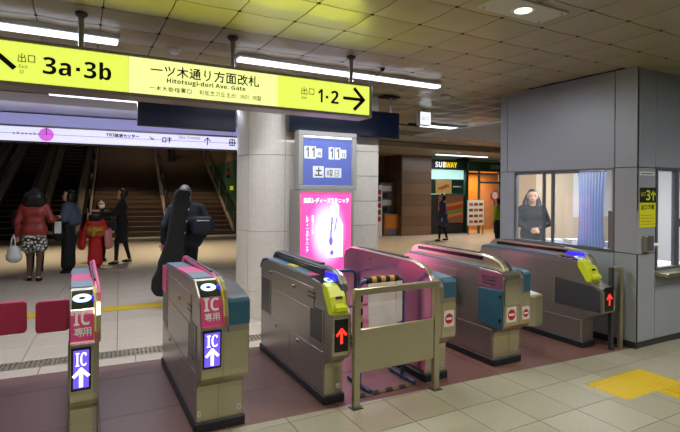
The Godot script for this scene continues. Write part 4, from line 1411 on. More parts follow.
const RISE := 0.155
const RUN := 0.365
func staircase(u0: float, u1: float, w0: float, n: int, label: String) -> void:
	var t := thing("staircase", label, "staircase", hall_point(u0, 0, w0), -HALL, "stairs rising behind the gates")
	var st := mb()
	box(st, Vector3(0, 0, -RUN), Vector3(u1 - u0, RISE - 0.002, 0), 0.0)
	var mesh := commit(st)
	var ns := mb()
	box(ns, Vector3(0, RISE - 0.002, -0.05), Vector3(u1 - u0, RISE + 0.004, 0.006))
	var nose := commit(ns)
	for k in n:
		var s := share("step", mesh, "stair_stone", t, Vector3(0, k * RISE, -k * RUN))
		share("nosing", nose, "steel_dark", s, Vector3.ZERO)
	# the solid below the steps
	st = mb()
	side_prism(st, PackedVector2Array([Vector2(-RUN, 0.0), Vector2(-n * RUN, (n - 1) * RISE), Vector2(-n * RUN, 0.0)]), 0.01, u1 - u0 - 0.01)
	obj("flight_core", st, "stair_stone", t)

func handrail(u: float, w0: float, n: int, label: String) -> void:
	var t := thing("stair_handrail", label, "handrail", hall_point(u, 0, w0), -HALL, "handrails on the stairs")
	for d in [-0.045, 0.045]:
		var st := mb()
		tube(st, [Vector3(d, 0.86, 0.35), Vector3(d, 0.86, 0.1), Vector3(d, 0.86 + n * RISE, 0.1 - n * RUN)], 0.022, 8)
		obj("rail_tube", st, "chrome", t)
	for k in range(0, n, 4):
		var st := mb()
		tube(st, [Vector3(0, k * RISE, -k * RUN - 0.1), Vector3(0, k * RISE + 0.98, -k * RUN - 0.1)], 0.024, 8)
		obj("post", st, "pole_grey", t)
	var st := mb()
	side_prism(st, PackedVector2Array([Vector2(0.0, 0.02), Vector2(0.0, 0.12), Vector2(-n * RUN, n * RISE + 0.12), Vector2(-n * RUN, n * RISE + 0.02)]), -0.06, 0.06)
	obj("kerb", st, "stair_stone", t)

func escalator(u0: float, u1: float, w0: float, n: int, label: String) -> void:
	var t := thing("escalator", label, "escalator", hall_point(u0, 0, w0), -HALL, "escalators beside the stairs")
	var w := u1 - u0
	var run := 0.40
	var rise := 0.172
	var st := mb()
	box(st, Vector3(0.0, 0, -run), Vector3(w, rise - 0.02, -0.004), 0.0)
	var mesh := commit(st)
	var ns := mb()
	box(ns, Vector3(0.0, rise - 0.02, -run), Vector3(w, rise, 0.0))
	var tread := commit(ns)
	var es := mb()
	box(es, Vector3(0.02, rise - 0.012, -0.012), Vector3(w - 0.02, rise + 0.002, 0.002))
	var edge := commit(es)
	for k in n:
		var s := share("step", mesh, "black_matte", t, Vector3(0, k * rise, -0.6 - k * run))
		share("tread", tread, "steel_dark", s, Vector3.ZERO)
		share("step_edge", edge, "strip_dim", s, Vector3.ZERO)
	bx("landing_plate", Vector3(-0.02, 0.0, -0.6), Vector3(w + 0.02, 0.012, 1.0), "steel", t)
	for s in [[-0.26, -0.02], [w + 0.02, w + 0.26]]:
		var prof := PackedVector2Array([Vector2(0.5, 0.0), Vector2(0.5, 0.22), Vector2(-0.6, 0.24), Vector2(-0.6 - n * run, n * rise + 0.30), Vector2(-0.6 - n * run, n * rise - 0.35), Vector2(-1.5, 0.0)])
		st = mb()
		side_prism(st, prof, s[0], s[1], 0.01)
		var d := obj("balustrade_deck", st, "deck_bronze", t)
		var c: float = 0.5 * (s[0] + s[1])
		st = mb()
		side_prism(st, PackedVector2Array([Vector2(0.42, 0.22), Vector2(0.5, 0.5), Vector2(0.42, 0.86), Vector2(-0.6, 0.88), Vector2(-0.6 - n * run, n * rise + 0.93), Vector2(-0.6 - n * run, n * rise + 0.30), Vector2(-0.6, 0.24)]), c - 0.008, c + 0.008)
		obj("glass_panel", st, "glass_escalator", d)
		st = mb()
		tube(st, [Vector3(c, 0.30, 0.46), Vector3(c, 0.52, 0.55), Vector3(c, 0.78, 0.53), Vector3(c, 0.90, 0.40), Vector3(c, 0.92, -0.6), Vector3(c, n * rise + 0.97, -0.6 - n * run)], 0.036, 8)
		obj("handrail", st, "black", d)

func build_hall() -> void:
	mat("band_ink", Color(0.16, 0.14, 0.35), 0.6)
	mat("band_line", Color(0.42, 0.38, 0.58), 0.6)
	mat("strip_dim", Color(0.52, 0.47, 0.38), 0.4, 0.5)
	mat("deck_bronze", Color(0.40, 0.35, 0.29), 0.35, 0.5)
	mat("green_wall", Color(0.10, 0.30, 0.16), 0.6)
	build_fascia()
	staircase(-0.18, 2.20, 7.95, 30, "brown stone stairs next to the escalators")
	staircase(2.34, 4.48, 7.95, 30, "brown stone stairs beside the green wall, behind the guitar carrier")
	handrail(-0.28, 7.95, 28, "steel double handrail between the escalator and the stairs")
	handrail(2.27, 7.95, 28, "steel double handrail in the middle of the stairs")
	handrail(4.56, 7.95, 28, "steel handrail along the green wall")
	escalator(-4.95, -3.85, 7.4, 26, "dark escalator at the far left, partly outside the frame")
	escalator(-3.02, -2.18, 7.4, 26, "dark escalator behind the woman in the red jacket")
	escalator(-1.55, -0.75, 7.4, 26, "dark escalator next to the stairs")
	# green painted wall beside the stairs with a warning mark and a lit plate
	var w := structure("wall_green")
	w.position = hall_point(4.66, 0, 7.5)
	w.rotation_degrees.y = -HALL
	bx("panel", Vector3(0, 0, -9), Vector3(0.12, 2.75, 0), "green_wall", w)
	bx("upper_panel", Vector3(0, 2.75, -9), Vector3(0.12, 6.2, 0), "brown_stone", w)
	var s := thing("emergency_sign", "red triangular warning mark on the green wall beside the stairs", "sign", hall_point(4.66, 2.15, 9.6), -HALL)
	var st := mb()
	prism(st, rounded(PackedVector2Array([Vector2(-0.34, 0), Vector2(0.34, 0), Vector2(0, 0.62)]), 0.05), Transform3D(Basis(Vector3(0, 0, 1), Vector3.UP, Vector3(-1, 0, 0)), Vector3(0, 0, 0)), 0.02)
	obj("triangle_plate", st, "black", s)
	st = mb()
	for p in [Vector2(-0.15, 0.14), Vector2(0.15, 0.14), Vector2(0, 0.38)]:
		for k in 12:
			var a := TAU * k / 12
			var b := TAU * (k + 1) / 12
			tri(st, Vector3(-0.022, p.y, p.x), Vector3(-0.022, p.y + sin(a) * 0.08, p.x + cos(a) * 0.08), Vector3(-0.022, p.y + sin(b) * 0.08, p.x + cos(b) * 0.08))
	obj("red_disc", st, "sign_red", s)
	s = thing("guide_light_sign", "yellow-green lit guide plate on the green wall beside the stairs", "sign", hall_point(4.66, 1.62, 8.6), -HALL)
	glow("guide_green", Color(0.75, 0.85, 0.15), 0.35)
	bx("lit_sign_face", Vector3(-0.03, 0, -0.55), Vector3(-0.005, 0.16, 0), "guide_green", s)
	bx("case", Vector3(-0.006, -0.02, -0.57), Vector3(0.0, 0.18, 0.02), "steel_dark", s)
	# unseen strips added in the high ceiling to brighten stairs and escalators
	for q in [[-2.2, 12.5, "unseen cool fluorescent strip added high above the escalators"], [2.3, 13.0, "unseen cool fluorescent strip added high above the stairs"]]:
		var at := hall_point(q[0], 6.2, q[1])
		var l := thing("ceiling_tube_light", q[2], "light", at, 0, "added strips in the high stair hall")
		bx("housing", Vector3(-1.2, -0.05, -0.08), Vector3(1.2, 0, 0.08), "lamp_housing", l)
		bx("diffuser", Vector3(-1.19, -0.07, -0.06), Vector3(1.19, -0.05, 0.06), "tube_glow", l)
		area("added_stair_strip_light", at + Vector3(0, -0.08, 0), Vector2(2.3, 0.1), Vector3(-90, 0, 0), Color(1.0, 0.93, 0.85), 1.6 if q[0] < 0.0 else 4.5)
	# warm lamps over the foot of the stairs; rear pair added to brighten steps
	for p in [[-2.6, 3.4], [0.9, 3.6], [3.4, 3.4], [0.6, 9.5], [3.4, 9.5]]:
		var at := hall_point(p[0], 6.2, p[1])
		var t := thing("ceiling_downlight", "unseen warm lamp put in the high ceiling over the foot of the stairs", "light", at, 0, "warm lamps over the stairs")
		var ls := mb()
		lathe(ls, [Vector2(0.10, 0), Vector2(0.10, -0.12), Vector2(0.085, -0.12), Vector2(0.08, -0.02)], Vector3.ZERO, 16)
		obj("can", ls, "black", t)
		ls = mb()
		lathe(ls, [Vector2(0.08, -0.06), Vector2(0.0, -0.065)], Vector3.ZERO, 16)
		obj("lamp_lens", ls, "warm_glow", t)
		spot("warm_lamp_source", at + Vector3(0, -0.13, 0), 28, Color(1.0, 0.93, 0.80), 46.0 if p[1] < 5.0 else 28.0, 0.08)

# ---------------------------------------------------------------- ticket booth
func build_booth() -> void:
	mat("booth_inside", Color(0.72, 0.64, 0.52), 0.7)
	mat("booth_wood", Color(0.60, 0.48, 0.34), 0.5)
	mat("booth_white", Color(0.80, 0.80, 0.80), 0.7)
	mat("curtain_blue", Color(0.38, 0.57, 0.86), 0.85)
	M["curtain_blue"].backlight_enabled = true
	M["curtain_blue"].backlight = Color(0.55, 0.55, 0.55)
	mat("notice_yellow", Color(0.80, 0.80, 0.08), 0.6)
	mat("notice_dark", Color(0.05, 0.06, 0.03), 0.6)
	mat("notice_gold", Color(0.74, 0.62, 0.10), 0.6)
	mat("cork_brown", Color(0.40, 0.27, 0.17), 0.8)
	mat("card_blue", Color(0.25, 0.45, 0.75), 0.6)
	var w := structure("wall_gate_side")
	var X := 5.16
	var Z := -3.0
	# face toward the gates (plane x = 5.16): inner core with panels on it
	for r in [[-4.87, -4.63, 0.0, CEIL], [-3.245, -3.03, 0.0, CEIL], [-4.63, -3.245, 0.0, 1.0], [-4.63, -3.245, 1.925, CEIL]]:
		bx("core", Vector3(X + 0.02, r[2], r[0]), Vector3(X + 0.09, r[3], r[1]), "booth_seam", w)
	for r in [[-4.87, -4.755, 1.918, CEIL], [-4.747, -3.247, 1.918, CEIL], [-3.239, -3.0, 1.918, CEIL], [-4.87, -4.63, 1.0, 1.910], [-3.239, -3.0, 1.0, 1.910], [-4.87, -4.755, 0.07, 0.992], [-4.747, -3.247, 0.07, 0.992], [-3.239, -3.0, 0.07, 0.992]]:
		bx("grey_panel", Vector3(X, r[2], r[0]), Vector3(X + 0.03, r[3], r[1]), "booth_panel", w, 0.002)
	bx("baseboard", Vector3(X + 0.01, 0, -4.87), Vector3(X + 0.05, 0.066, -3.0), "steel_dark", w)
	# front face (plane z = -3.0)
	w = structure("wall_ticket_side")
	for r in [[X + 0.03, 5.505, 0.0, CEIL], [5.505, 11.0, 0.0, 0.74], [5.505, 11.0, 1.925, CEIL], [6.62, 11.0, 0.74, 1.925]]:
		bx("core", Vector3(r[0], r[2], Z - 0.09), Vector3(r[1], r[3], Z - 0.02), "booth_seam", w)
	for r in [[X + 0.002, 5.50, 1.918, CEIL], [5.508, 7.0, 1.918, CEIL], [7.008, 9.0, 1.918, CEIL], [X + 0.002, 5.50, 1.0, 1.910], [X + 0.002, 5.50, 0.07, 0.992], [5.508, 7.0, 0.07, 0.735], [6.63, 9.0, 0.745, 1.910]]:
		bx("grey_panel", Vector3(r[0], r[2], Z - 0.03), Vector3(r[1], r[3], Z), "booth_panel", w, 0.002)
	bx("baseboard", Vector3(X + 0.02, 0, Z - 0.05), Vector3(11, 0.066, Z - 0.01), "steel_dark", w)
	# slanted rear wall, end walls and inner lining
	w = structure("wall_booth_slant")
	var st := mb()
	plan_prism(st, PackedVector2Array([Vector2(5.25, -4.87), Vector2(7.72, -6.95), Vector2(7.80, -7.05), Vector2(5.17, -4.87)]), 0.0, CEIL)
	obj("rear_wall", st, "booth_panel", w)
	w = structure("wall_booth_rear")
	bx("back_wall", Vector3(7.7, 0, -7.05), Vector3(11.1, CEIL, -6.95), "booth_inside", w)
	for k in 5:
		bx("wall_board", Vector3(7.75 + k * 0.62, 0.0, -6.95), Vector3(8.36 + k * 0.62, 2.6, -6.935), "booth_wood" if k == 0 else "booth_inside", w, 0.003)
	bx("white_board", Vector3(9.55, 1.1, -6.934), Vector3(10.9, 2.4, -6.92), "booth_white", w)
	w = structure("wall_booth_end")
	bx("end_wall", Vector3(11.0, 0, -6.95), Vector3(11.1, CEIL, -3.0), "booth_white", w)
	w = structure("ceiling_booth")
	bx("inner_ceiling", Vector3(5.25, 2.62, -6.95), Vector3(11.0, 2.64, -3.09), "booth_white", w)
	w = structure("floor_booth")
	bx("inner_floor", Vector3(5.25, 0.0, -6.95), Vector3(11.0, 0.01, -3.09), "grout", w)
	area("booth_light_source", Vector3(6.3, 2.60, -4.1), Vector2(1.2, 0.3), Vector3(-90, 0, 0), Color(0.95, 0.97, 1.0), 15.0)
	area("booth_light_source", Vector3(8.6, 2.60, -5.4), Vector2(1.2, 0.3), Vector3(-90, 0, 0), Color(0.95, 0.97, 1.0), 15.0)
	for p in [[6.3, -4.1, "lit panel lamp in the booth ceiling near its window"], [8.6, -5.4, "lit panel lamp in the booth ceiling at its rear"]]:
		var l := thing("ceiling_panel_light", p[2], "light", Vector3(p[0], 2.62, p[1]), 0, "lamps inside the booth")
		bx("housing", Vector3(-0.62, -0.012, -0.17), Vector3(0.62, 0.0, 0.17), "lamp_housing", l)
		bx("diffuser", Vector3(-0.6, -0.018, -0.15), Vector3(0.6, -0.012, 0.15), "tube_glow", l)
	# sliding window toward the gates
	var v := structure("window_1", Vector3(X, 0, 0))
	for r in [[-4.63, -3.245, 1.0, 1.022], [-4.63, -3.245, 1.898, 1.925], [-4.63, -4.605, 1.022, 1.898], [-3.268, -3.245, 1.022, 1.898]]:
		bx("frame", Vector3(0.004, r[2], r[0]), Vector3(0.06, r[3], r[1]), "frame_grey", v, 0.003)
	for z in [-4.19, -4.06]:
		bx("sash", Vector3(0.012, 1.022, z), Vector3(0.05, 1.898, z + 0.03), "frame_grey", v, 0.003)
	bx("pane", Vector3(0.024, 1.022, -4.605), Vector3(0.029, 1.898, -4.17), "glass", v)
	bx("pane", Vector3(0.036, 1.022, -4.05), Vector3(0.041, 1.898, -3.268), "glass", v)
	bx("sash_rail", Vector3(0.02, 1.87, -4.605), Vector3(0.05, 1.897, -3.7), "frame_grey", v)
	bx("sill", Vector3(0.0, 0.985, -4.63), Vector3(0.20, 1.0, -3.245), "frame_grey", v)
	# ticket window on the front face
	v = structure("window_2", Vector3(0, 0, Z))
	for r in [[5.505, 6.62, 0.80, 0.835], [5.505, 6.62, 1.885, 1.925], [5.505, 5.535, 0.835, 1.885], [5.905, 5.955, 0.835, 1.885], [6.59, 6.62, 0.835, 1.885]]:
		bx("frame", Vector3(r[0], r[2], -0.05), Vector3(r[1], r[3], 0.012), "frame_grey", v, 0.003)
	bx("pane", Vector3(5.535, 0.835, -0.022), Vector3(5.905, 1.885, -0.017), "glass", v)
	bx("pane", Vector3(5.955, 0.835, -0.034), Vector3(6.59, 1.885, -0.029), "glass", v)
	bx("sill_shelf", Vector3(5.51, 0.745, -0.03), Vector3(6.7, 0.785, 0.13), "steel", v, 0.006)
	bx("handle", Vector3(5.92, 1.27, 0.012), Vector3(5.94, 1.36, 0.03), "chrome", v)
	# notices and the wall phone beside it
	var t := thing("wall_notice", "yellow notice with 3 and an up arrow on the booth corner", "notice", Vector3(0, 0, Z))
	bx("sheet", Vector3(5.20, 1.275, 0.0), Vector3(5.495, 1.70, 0.006), "notice_yellow", t)
	bx("dark_head", Vector3(5.20, 1.54, 0.006), Vector3(5.495, 1.70, 0.008), "notice_dark", t)
	latin(t, "lettering", "3", "notice_yellow", Vector3(5.315, 1.565, 0.008), 0.105, 0.075, true)
	st = mb()
	kana(st, "出口", Vector3(5.21, 1.655, 0.009), 0.045, 0.046, 0.005)
	obj("lettering", st, "notice_yellow", t)
	st = mb()
	arrow_up(st, Vector3(5.445, 1.617, 0.0075), 0.05)
	obj("arrow_lettering", st, "notice_yellow", t)
	st = mb()
	kana(st, "出口方面", Vector3(5.225, 1.52, 0.007), 0.052, 0.062, 0.006)
	obj("lettering", st, "notice_dark", t)
	for k in 4:
		bx("text_line", Vector3(5.225, 1.40 - k * 0.032, 0.006), Vector3(5.42 + 0.05 * (k % 2), 1.412 - k * 0.032, 0.008), "notice_gold", t)
	t = thing("wall_label", "small white label above the yellow notice on the booth corner", "label", Vector3(0, 0, Z))
	bx("plate", Vector3(5.20, 1.83, 0.0), Vector3(5.47, 1.868, 0.006), "white", t)
	bx("text_line", Vector3(5.225, 1.843, 0.006), Vector3(5.445, 1.855, 0.0075), "frame_grey", t)
	t = thing("wall_intercom", "grey wall intercom with a white handle under the yellow notice", "intercom", Vector3(5.33, 1.09, Z))
	bx("box", Vector3(-0.07, -0.07, 0.0), Vector3(0.06, 0.10, 0.05), "steel", t, 0.008)
	bx("face_plate", Vector3(-0.06, -0.06, 0.05), Vector3(0.05, 0.09, 0.054), "frame_grey", t)
	st = mb()
	tube(st, [Vector3(0.07, 0.0, 0.03), Vector3(0.12, 0.0, 0.05)], 0.022, 10)
	obj("handle", st, "white", t)
	# inside the window: counter, curtains, boards, papers
	t = thing("booth_counter", "white counter behind the booth's sliding window", "counter", Vector3(5.36, 0, 0))
	bx("worktop", Vector3(0.0, 0.93, -4.6), Vector3(0.30, 0.965, -3.46), "booth_white", t, 0.005)
	bx("front", Vector3(0.02, 0.01, -4.6), Vector3(0.05, 0.928, -3.46), "booth_white", t)
	curtain(5.315, -3.80, -3.445, 0.985, 1.888, 9, "gathered light blue curtain inside the booth window")
	curtain(5.315, -3.36, -3.272, 1.36, 1.888, 3, "narrow blue curtain at the edge of the booth window")
	t = thing("cork_board", "brown board leaning behind the booth window's lower corner", "board", Vector3(5.26, 0.974, -3.36))
	bx("sheet", Vector3(0, 0.026, 0.0), Vector3(0.02, 0.46, 0.10), "cork_brown", t)
	bx("edge_strip", Vector3(-0.004, 0.026, -0.012), Vector3(0.024, 0.465, 0.0), "black", t)
	var pile := [[5.42, -4.30, 0.22, 0.16, 0.06, "white paper tray nearest the woman behind the window"], [5.40, -4.00, 0.2, 0.14, 0.09, "clear plastic box with papers on the booth counter"], [5.44, -3.72, 0.18, 0.2, 0.05, "low paper pile below the blue curtain"], [5.42, -3.50, 0.12, 0.12, 0.10, "white cup-like container at the counter's end"]]
	for p in pile:
		t = thing("paper_tray", p[5], "tray", Vector3(p[0], 0.966, p[1]), 0, "things on the booth counter")
		bx("tray", Vector3(0, 0, -p[3] / 2), Vector3(p[2], 0.02, p[3] / 2), "card_blue", t, 0.004)
		bx("paper", Vector3(0.01, 0.02, -p[3] / 2 + 0.01), Vector3(p[2] - 0.01, p[4], p[3] / 2 - 0.01), "paper", t)
	# leaflets behind the ticket window
	t = thing("leaflet_stand", "leaflet stand with white and blue leaflets behind the ticket window", "leaflet stand", Vector3(5.70, 0.78, -3.35))
	bx("base", Vector3(-0.16, 0.0, -0.1), Vector3(0.20, 0.09, 0.12), "card_blue", t, 0.004)
	bx("leaflet", Vector3(-0.14, 0.09, -0.02), Vector3(0.0, 0.36, 0.0), "paper", t)
	bx("leaflet", Vector3(0.02, 0.09, -0.02), Vector3(0.17, 0.32, 0.0), "white", t)
	bx("leaflet", Vector3(-0.10, 0.09, 0.04), Vector3(0.10, 0.22, 0.06), "card_blue", t)
	t = thing("ticket_counter", "counter behind the ticket window", "counter", Vector3(5.55, 0, -3.6))
	bx("worktop", Vector3(0.0, 0.74, 0.0), Vector3(1.1, 0.775, 0.48), "booth_white", t)
	bx("front", Vector3(0.0, 0.01, 0.44), Vector3(1.1, 0.738, 0.46), "booth_white", t)

func curtain(x: float, z0: float, z1: float, y0: float, y1: float, folds: int, label: String) -> void:
	var t := thing("hanging_curtain", label, "curtain", Vector3(x, 0, 0), 0, "blue curtains in the booth")
	var st := mb()
	st.set_smooth_group(1)
	var n := folds * 6
	for k in n:
		for j in 4:
			var p := []
			for c in [[k, j], [k + 1, j], [k + 1, j + 1], [k, j + 1]]:
				var f: float = float(c[0]) / n
				var g: float = float(c[1]) / 4.0
				var squeeze := 1.0 - 0.25 * g * (1.0 - g) * 2.0
				var mid := 0.5 * (z0 + z1)
				p.append(Vector3(0.036 * sin(f * TAU * folds + g * 0.8) * (1.0 - 0.4 * g), lerpf(y0, y1, g), mid + (lerpf(z0, z1, f) - mid) * squeeze))
			quad(st, p[0], p[1], p[2], p[3])
	st.set_smooth_group(-1)
	obj("cloth", st, "curtain_blue", t)
	st = mb()
	tube(st, [Vector3(0, y1 + 0.004, z0 - 0.01), Vector3(0, y1 + 0.004, z1 + 0.01)], 0.007, 6)
	obj("rod", st, "frame_grey", t)

# ---------------------------------------------------------------- sandwich shop across the hall
func build_shop() -> void:
	mat("shop_green", Color(0.035, 0.16, 0.09), 0.5)
	mat("shop_dark", Color(0.09, 0.07, 0.05), 0.7)
	mat("shop_wall", Color(0.50, 0.62, 0.58), 0.6)
	mat("poster_brown", Color(0.42, 0.26, 0.16), 0.6)
	mat("poster_tan", Color(0.72, 0.58, 0.32), 0.6)
	mat("food_bread", Color(0.62, 0.38, 0.16), 0.6)
	mat("food_red", Color(0.55, 0.15, 0.10), 0.6)
	mat("food_green", Color(0.30, 0.42, 0.12), 0.6)
	mat("rack_blue", Color(0.34, 0.36, 0.42), 0.5)
	mat("rack_orange", Color(0.72, 0.42, 0.10), 0.5)
	mat("wood_light", Color(0.55, 0.40, 0.24), 0.6)
	glow("logo_white", Color(1, 1, 1), 1.0)
	glow("logo_yellow", Color(1.0, 0.85, 0.05), 1.0)
	# brown stone pier and wall left of the shop
	var p := structure("wall_stone_pier")
	bx("core", Vector3(10.42, 0, -15.6), Vector3(11.74, CEIL, -14.54), "grout", p)
	var ys := [0.0, 0.36, 0.72, 1.10, 1.52, 1.94, 2.36, CEIL]
	for k in ys.size() - 1:
		bx("stone_slab", Vector3(10.40, ys[k] + 0.004, -14.54), Vector3(11.76, ys[k + 1] - 0.004, -14.5), ["brown_stone", "brown_stone_b"][k % 2], p, 0.002)
		bx("stone_slab", Vector3(10.38, ys[k] + 0.004, -15.6), Vector3(10.42, ys[k + 1] - 0.004, -14.545), ["brown_stone_b", "brown_stone"][k % 2], p, 0.002)
	var w := structure("wall_stone_side")
	for k in 4:
		bx("stone_slab", Vector3(5.6, k * 0.75 + 0.004, -15.7), Vector3(10.37, minf(CEIL, k * 0.75 + 0.746), -15.6), ["brown_stone_b", "brown_stone"][k % 2], w, 0.002)
	# notice rack and leaflet cabinet in the corner
	var t := thing("notice_rack", "tall grey-blue rack of notices in the corner beside the brown stone pier", "rack", Vector3(9.75, 0, -14.95))
	bx("panel", Vector3(0, 0, -0.1), Vector3(0.62, 1.95, 0.0), "rack_blue", t, 0.01)
	for k in 4:
		bx("notice", Vector3(0.10, 0.85 + 0.26 * k, 0.0), Vector3(0.32 + 0.18 * (k % 2), 1.05 + 0.26 * k, 0.008), "paper" if k % 2 else "shop_dark", t)
	t = thing("leaflet_cabinet", "low orange leaflet cabinet at the foot of the notice rack", "cabinet", Vector3(9.78, 0, -14.7))
	bx("body", Vector3(0, 0.02, -0.2), Vector3(0.66, 0.80, 0.0), "wood_light", t, 0.01)
	bx("orange_panel", Vector3(0.06, 0.28, 0.0), Vector3(0.60, 0.74, 0.012), "rack_orange", t)
	bx("foot_panel", Vector3(0.06, 0.06, 0.0), Vector3(0.60, 0.24, 0.01), "rack_blue", t)
	t = thing("advert_pillar", "narrow white advert stand at the edge of the pale pillar", "stand", Vector3(9.30, 0, -14.6))
	bx("body", Vector3(0, 0.0, -0.12), Vector3(0.32, 1.85, 0.0), "white", t, 0.01)
	for k in 5:
		bx("picture", Vector3(0.06, 0.55 + 0.24 * k, 0.0), Vector3(0.26, 0.72 + 0.24 * k, 0.008), "poster_brown" if k % 2 else "pink_flap", t)
	# shop front
	var f := structure("wall_shop")
	bx("backing", Vector3(11.76, 0, -15.9), Vector3(20.9, CEIL, -15.8), "shop_wall", f)
	bx("counter_wall", Vector3(11.77, 0, -14.9), Vector3(13.45, 1.52, -14.6), "shop_dark", f)
	bx("return_wall", Vector3(13.5, 0, -15.8), Vector3(13.62, CEIL, -14.5), "shop_green", f)
	area("shop_light_source", Vector3(12.6, 2.40, -15.2), Vector2(1.5, 0.3), Vector3(-90, 0, 0), Color(0.85, 1.0, 0.95), 5.0)
	area("shop_light_source", Vector3(14.8, 2.40, -15.0), Vector2(1.5, 0.3), Vector3(-90, 0, 0), Color(1.0, 0.84, 0.60), 6.0)
	for q in [[12.6, -15.2, "shop_white", "cool lit panel in the shop's ceiling over its counter"], [14.8, -15.0, "shop_orange", "warm lit panel in the shop's ceiling behind its door"]]:
		var l := thing("ceiling_panel_light", q[3], "light", Vector3(q[0], CEIL, q[1]), 0, "lamps in the shop")
		bx("housing", Vector3(-0.8, -0.5, -0.2), Vector3(0.8, 0.0, 0.2), "shop_wall", l)
		bx("diffuser", Vector3(-0.76, -0.53, -0.16), Vector3(0.76, -0.50, 0.16), q[2], l)
	t = thing("shop_sign", "dark green shop fascia sign with white and yellow lettering", "shop sign", Vector3(0, 0, -14.5))
	bx("fascia", Vector3(11.77, 2.50, -0.08), Vector3(13.5, 2.86, 0.0), "shop_green", t, 0.01)
	latin(t, "lettering", "SUB", "logo_white", Vector3(11.95, 2.565, 0.0), 0.20, 0.50, true)
	latin(t, "lettering", "WAY", "logo_yellow", Vector3(12.46, 2.565, 0.0), 0.20, 0.55, true)
	t = thing("shop_sign", "second dark green fascia sign above the orange-lit shop entrance", "shop sign", Vector3(0, 0, -14.2))
	bx("fascia", Vector3(13.32, 2.46, -0.08), Vector3(17.6, 2.82, 0.0), "shop_green", t, 0.01)
	latin(t, "lettering", "SUBWAY", "shop_wall", Vector3(14.5, 2.55, 0.0), 0.17, 0.9, true)
	t = thing("menu_board", "pale green and picture menu board on the shop wall", "menu board", Vector3(0, 0, -14.62))
	bx("green_panel", Vector3(12.85, 1.56, 0.0), Vector3(13.45, 2.10, 0.02), "shop_green", t)
	bx("picture_panel", Vector3(12.05, 1.56, 0.0), Vector3(12.84, 2.10, 0.02), "poster_tan", t)
	bx("green_panel", Vector3(11.78, 1.56, 0.0), Vector3(12.04, 2.10, 0.02), "shop_green", t)
	for k in 5:
		bx("lettering_dot", Vector3(12.93 + 0.09 * k, 1.80, 0.02), Vector3(12.98 + 0.09 * k, 1.86, 0.025), "paper", t)
	var st := mb()
	for k in 3:
		prism(st, rounded(PackedVector2Array([Vector2(12.15 + 0.16 * k, 1.70 + 0.06 * k), Vector2(12.45 + 0.14 * k, 1.70 + 0.05 * k), Vector2(12.42 + 0.14 * k, 1.80 + 0.06 * k), Vector2(12.18 + 0.16 * k, 1.80 + 0.06 * k)]), 0.03), Transform3D(Basis.IDENTITY, Vector3(0, 0, 0.021)), 0.004)
	obj("sandwich_print", st, "food_bread", t)
	bx("painted_wall_glow", Vector3(11.78, 2.12, 0.0), Vector3(13.45, 2.48, 0.015), "shop_white", t)  # glowing sheet in place of a softly lit wall
	t = thing("food_poster", "large brown food poster of a sandwich on the counter front", "poster", Vector3(0, 0, -14.58))
	bx("sheet", Vector3(12.15, 0.42, 0.0), Vector3(13.42, 1.50, 0.012), "poster_brown", t)
	for k in 4:
		var y := 0.60 + 0.14 * k
		st = mb()
		prism(st, rounded(PackedVector2Array([Vector2(12.45, y), Vector2(13.38, y + 0.14), Vector2(13.38, y + 0.25), Vector2(12.45, y + 0.11)]), 0.04), Transform3D(Basis.IDENTITY, Vector3(0, 0, 0.012)), 0.004 + 0.001 * k)
		obj("sandwich_print", st, ["food_bread", "food_green", "food_red", "food_bread"][k], t)
	t = thing("menu_stand", "standing white menu board with rows of food pictures", "menu stand", Vector3(0, 0, -13.9))
	bx("board", Vector3(13.03, 0.35, -0.03), Vector3(13.86, 1.32, 0.0), "white", t, 0.008)
	for x in [13.06, 13.80]:
		bx("leg", Vector3(x, 0.0, -0.03), Vector3(x + 0.04, 0.35, 0.0), "wood_light", t)
	for r in 4:
		for c in 3:
			bx("picture", Vector3(13.10 + 0.25 * c, 0.45 + 0.22 * r, 0.0), Vector3(13.29 + 0.25 * c, 0.55 + 0.22 * r, 0.006), ["food_bread", "food_red", "poster_brown"][(r + c) % 3], t)
	# glazed entrance, warm behind
	t = thing("shop_door", "glazed shop entrance with an orange-lit room behind it", "shop door", Vector3(0, 0, -14.3))
	for x in [13.95, 15.05, 16.15]:
		bx("frame_post", Vector3(x, 0, -0.04), Vector3(x + 0.07, 2.45, 0.03), "frame_grey", t)
	bx("transom", Vector3(14.0, 1.98, -0.04), Vector3(16.2, 2.05, 0.03), "frame_grey", t)
	for x in [14.02, 15.12]:
		bx("pane", Vector3(x, 0.02, -0.01), Vector3(x + 1.03, 1.98, -0.004), "glass", t)
		bx("pane", Vector3(x, 2.05, -0.01), Vector3(x + 1.03, 2.45, -0.004), "glass", t)
	mat("shop_warm_wall", Color(0.85, 0.55, 0.22), 0.7)
	bx("warm_wall", Vector3(13.63, 0, -15.79), Vector3(18, 2.4, -15.7), "shop_warm_wall", f)
	t = thing("round_shop_sign", "small round sign hanging in the shop entrance", "sign", Vector3(14.72, 1.5, -14.2))
	st = mb()
	prism(st, circle(0.22, 20), Transform3D(Basis.IDENTITY, Vector3.ZERO), 0.03)
	obj("disc", st, "pink_flap", t)
	st = mb()
	prism(st, circle(0.15, 20), Transform3D(Basis.IDENTITY, Vector3(0, 0, 0.03)), 0.004)
	obj("disc_face", st, "paper", t)
	bx("pole", Vector3(-0.015, -1.5, -0.01), Vector3(0.015, -0.2, 0.01), "steel_dark", t)
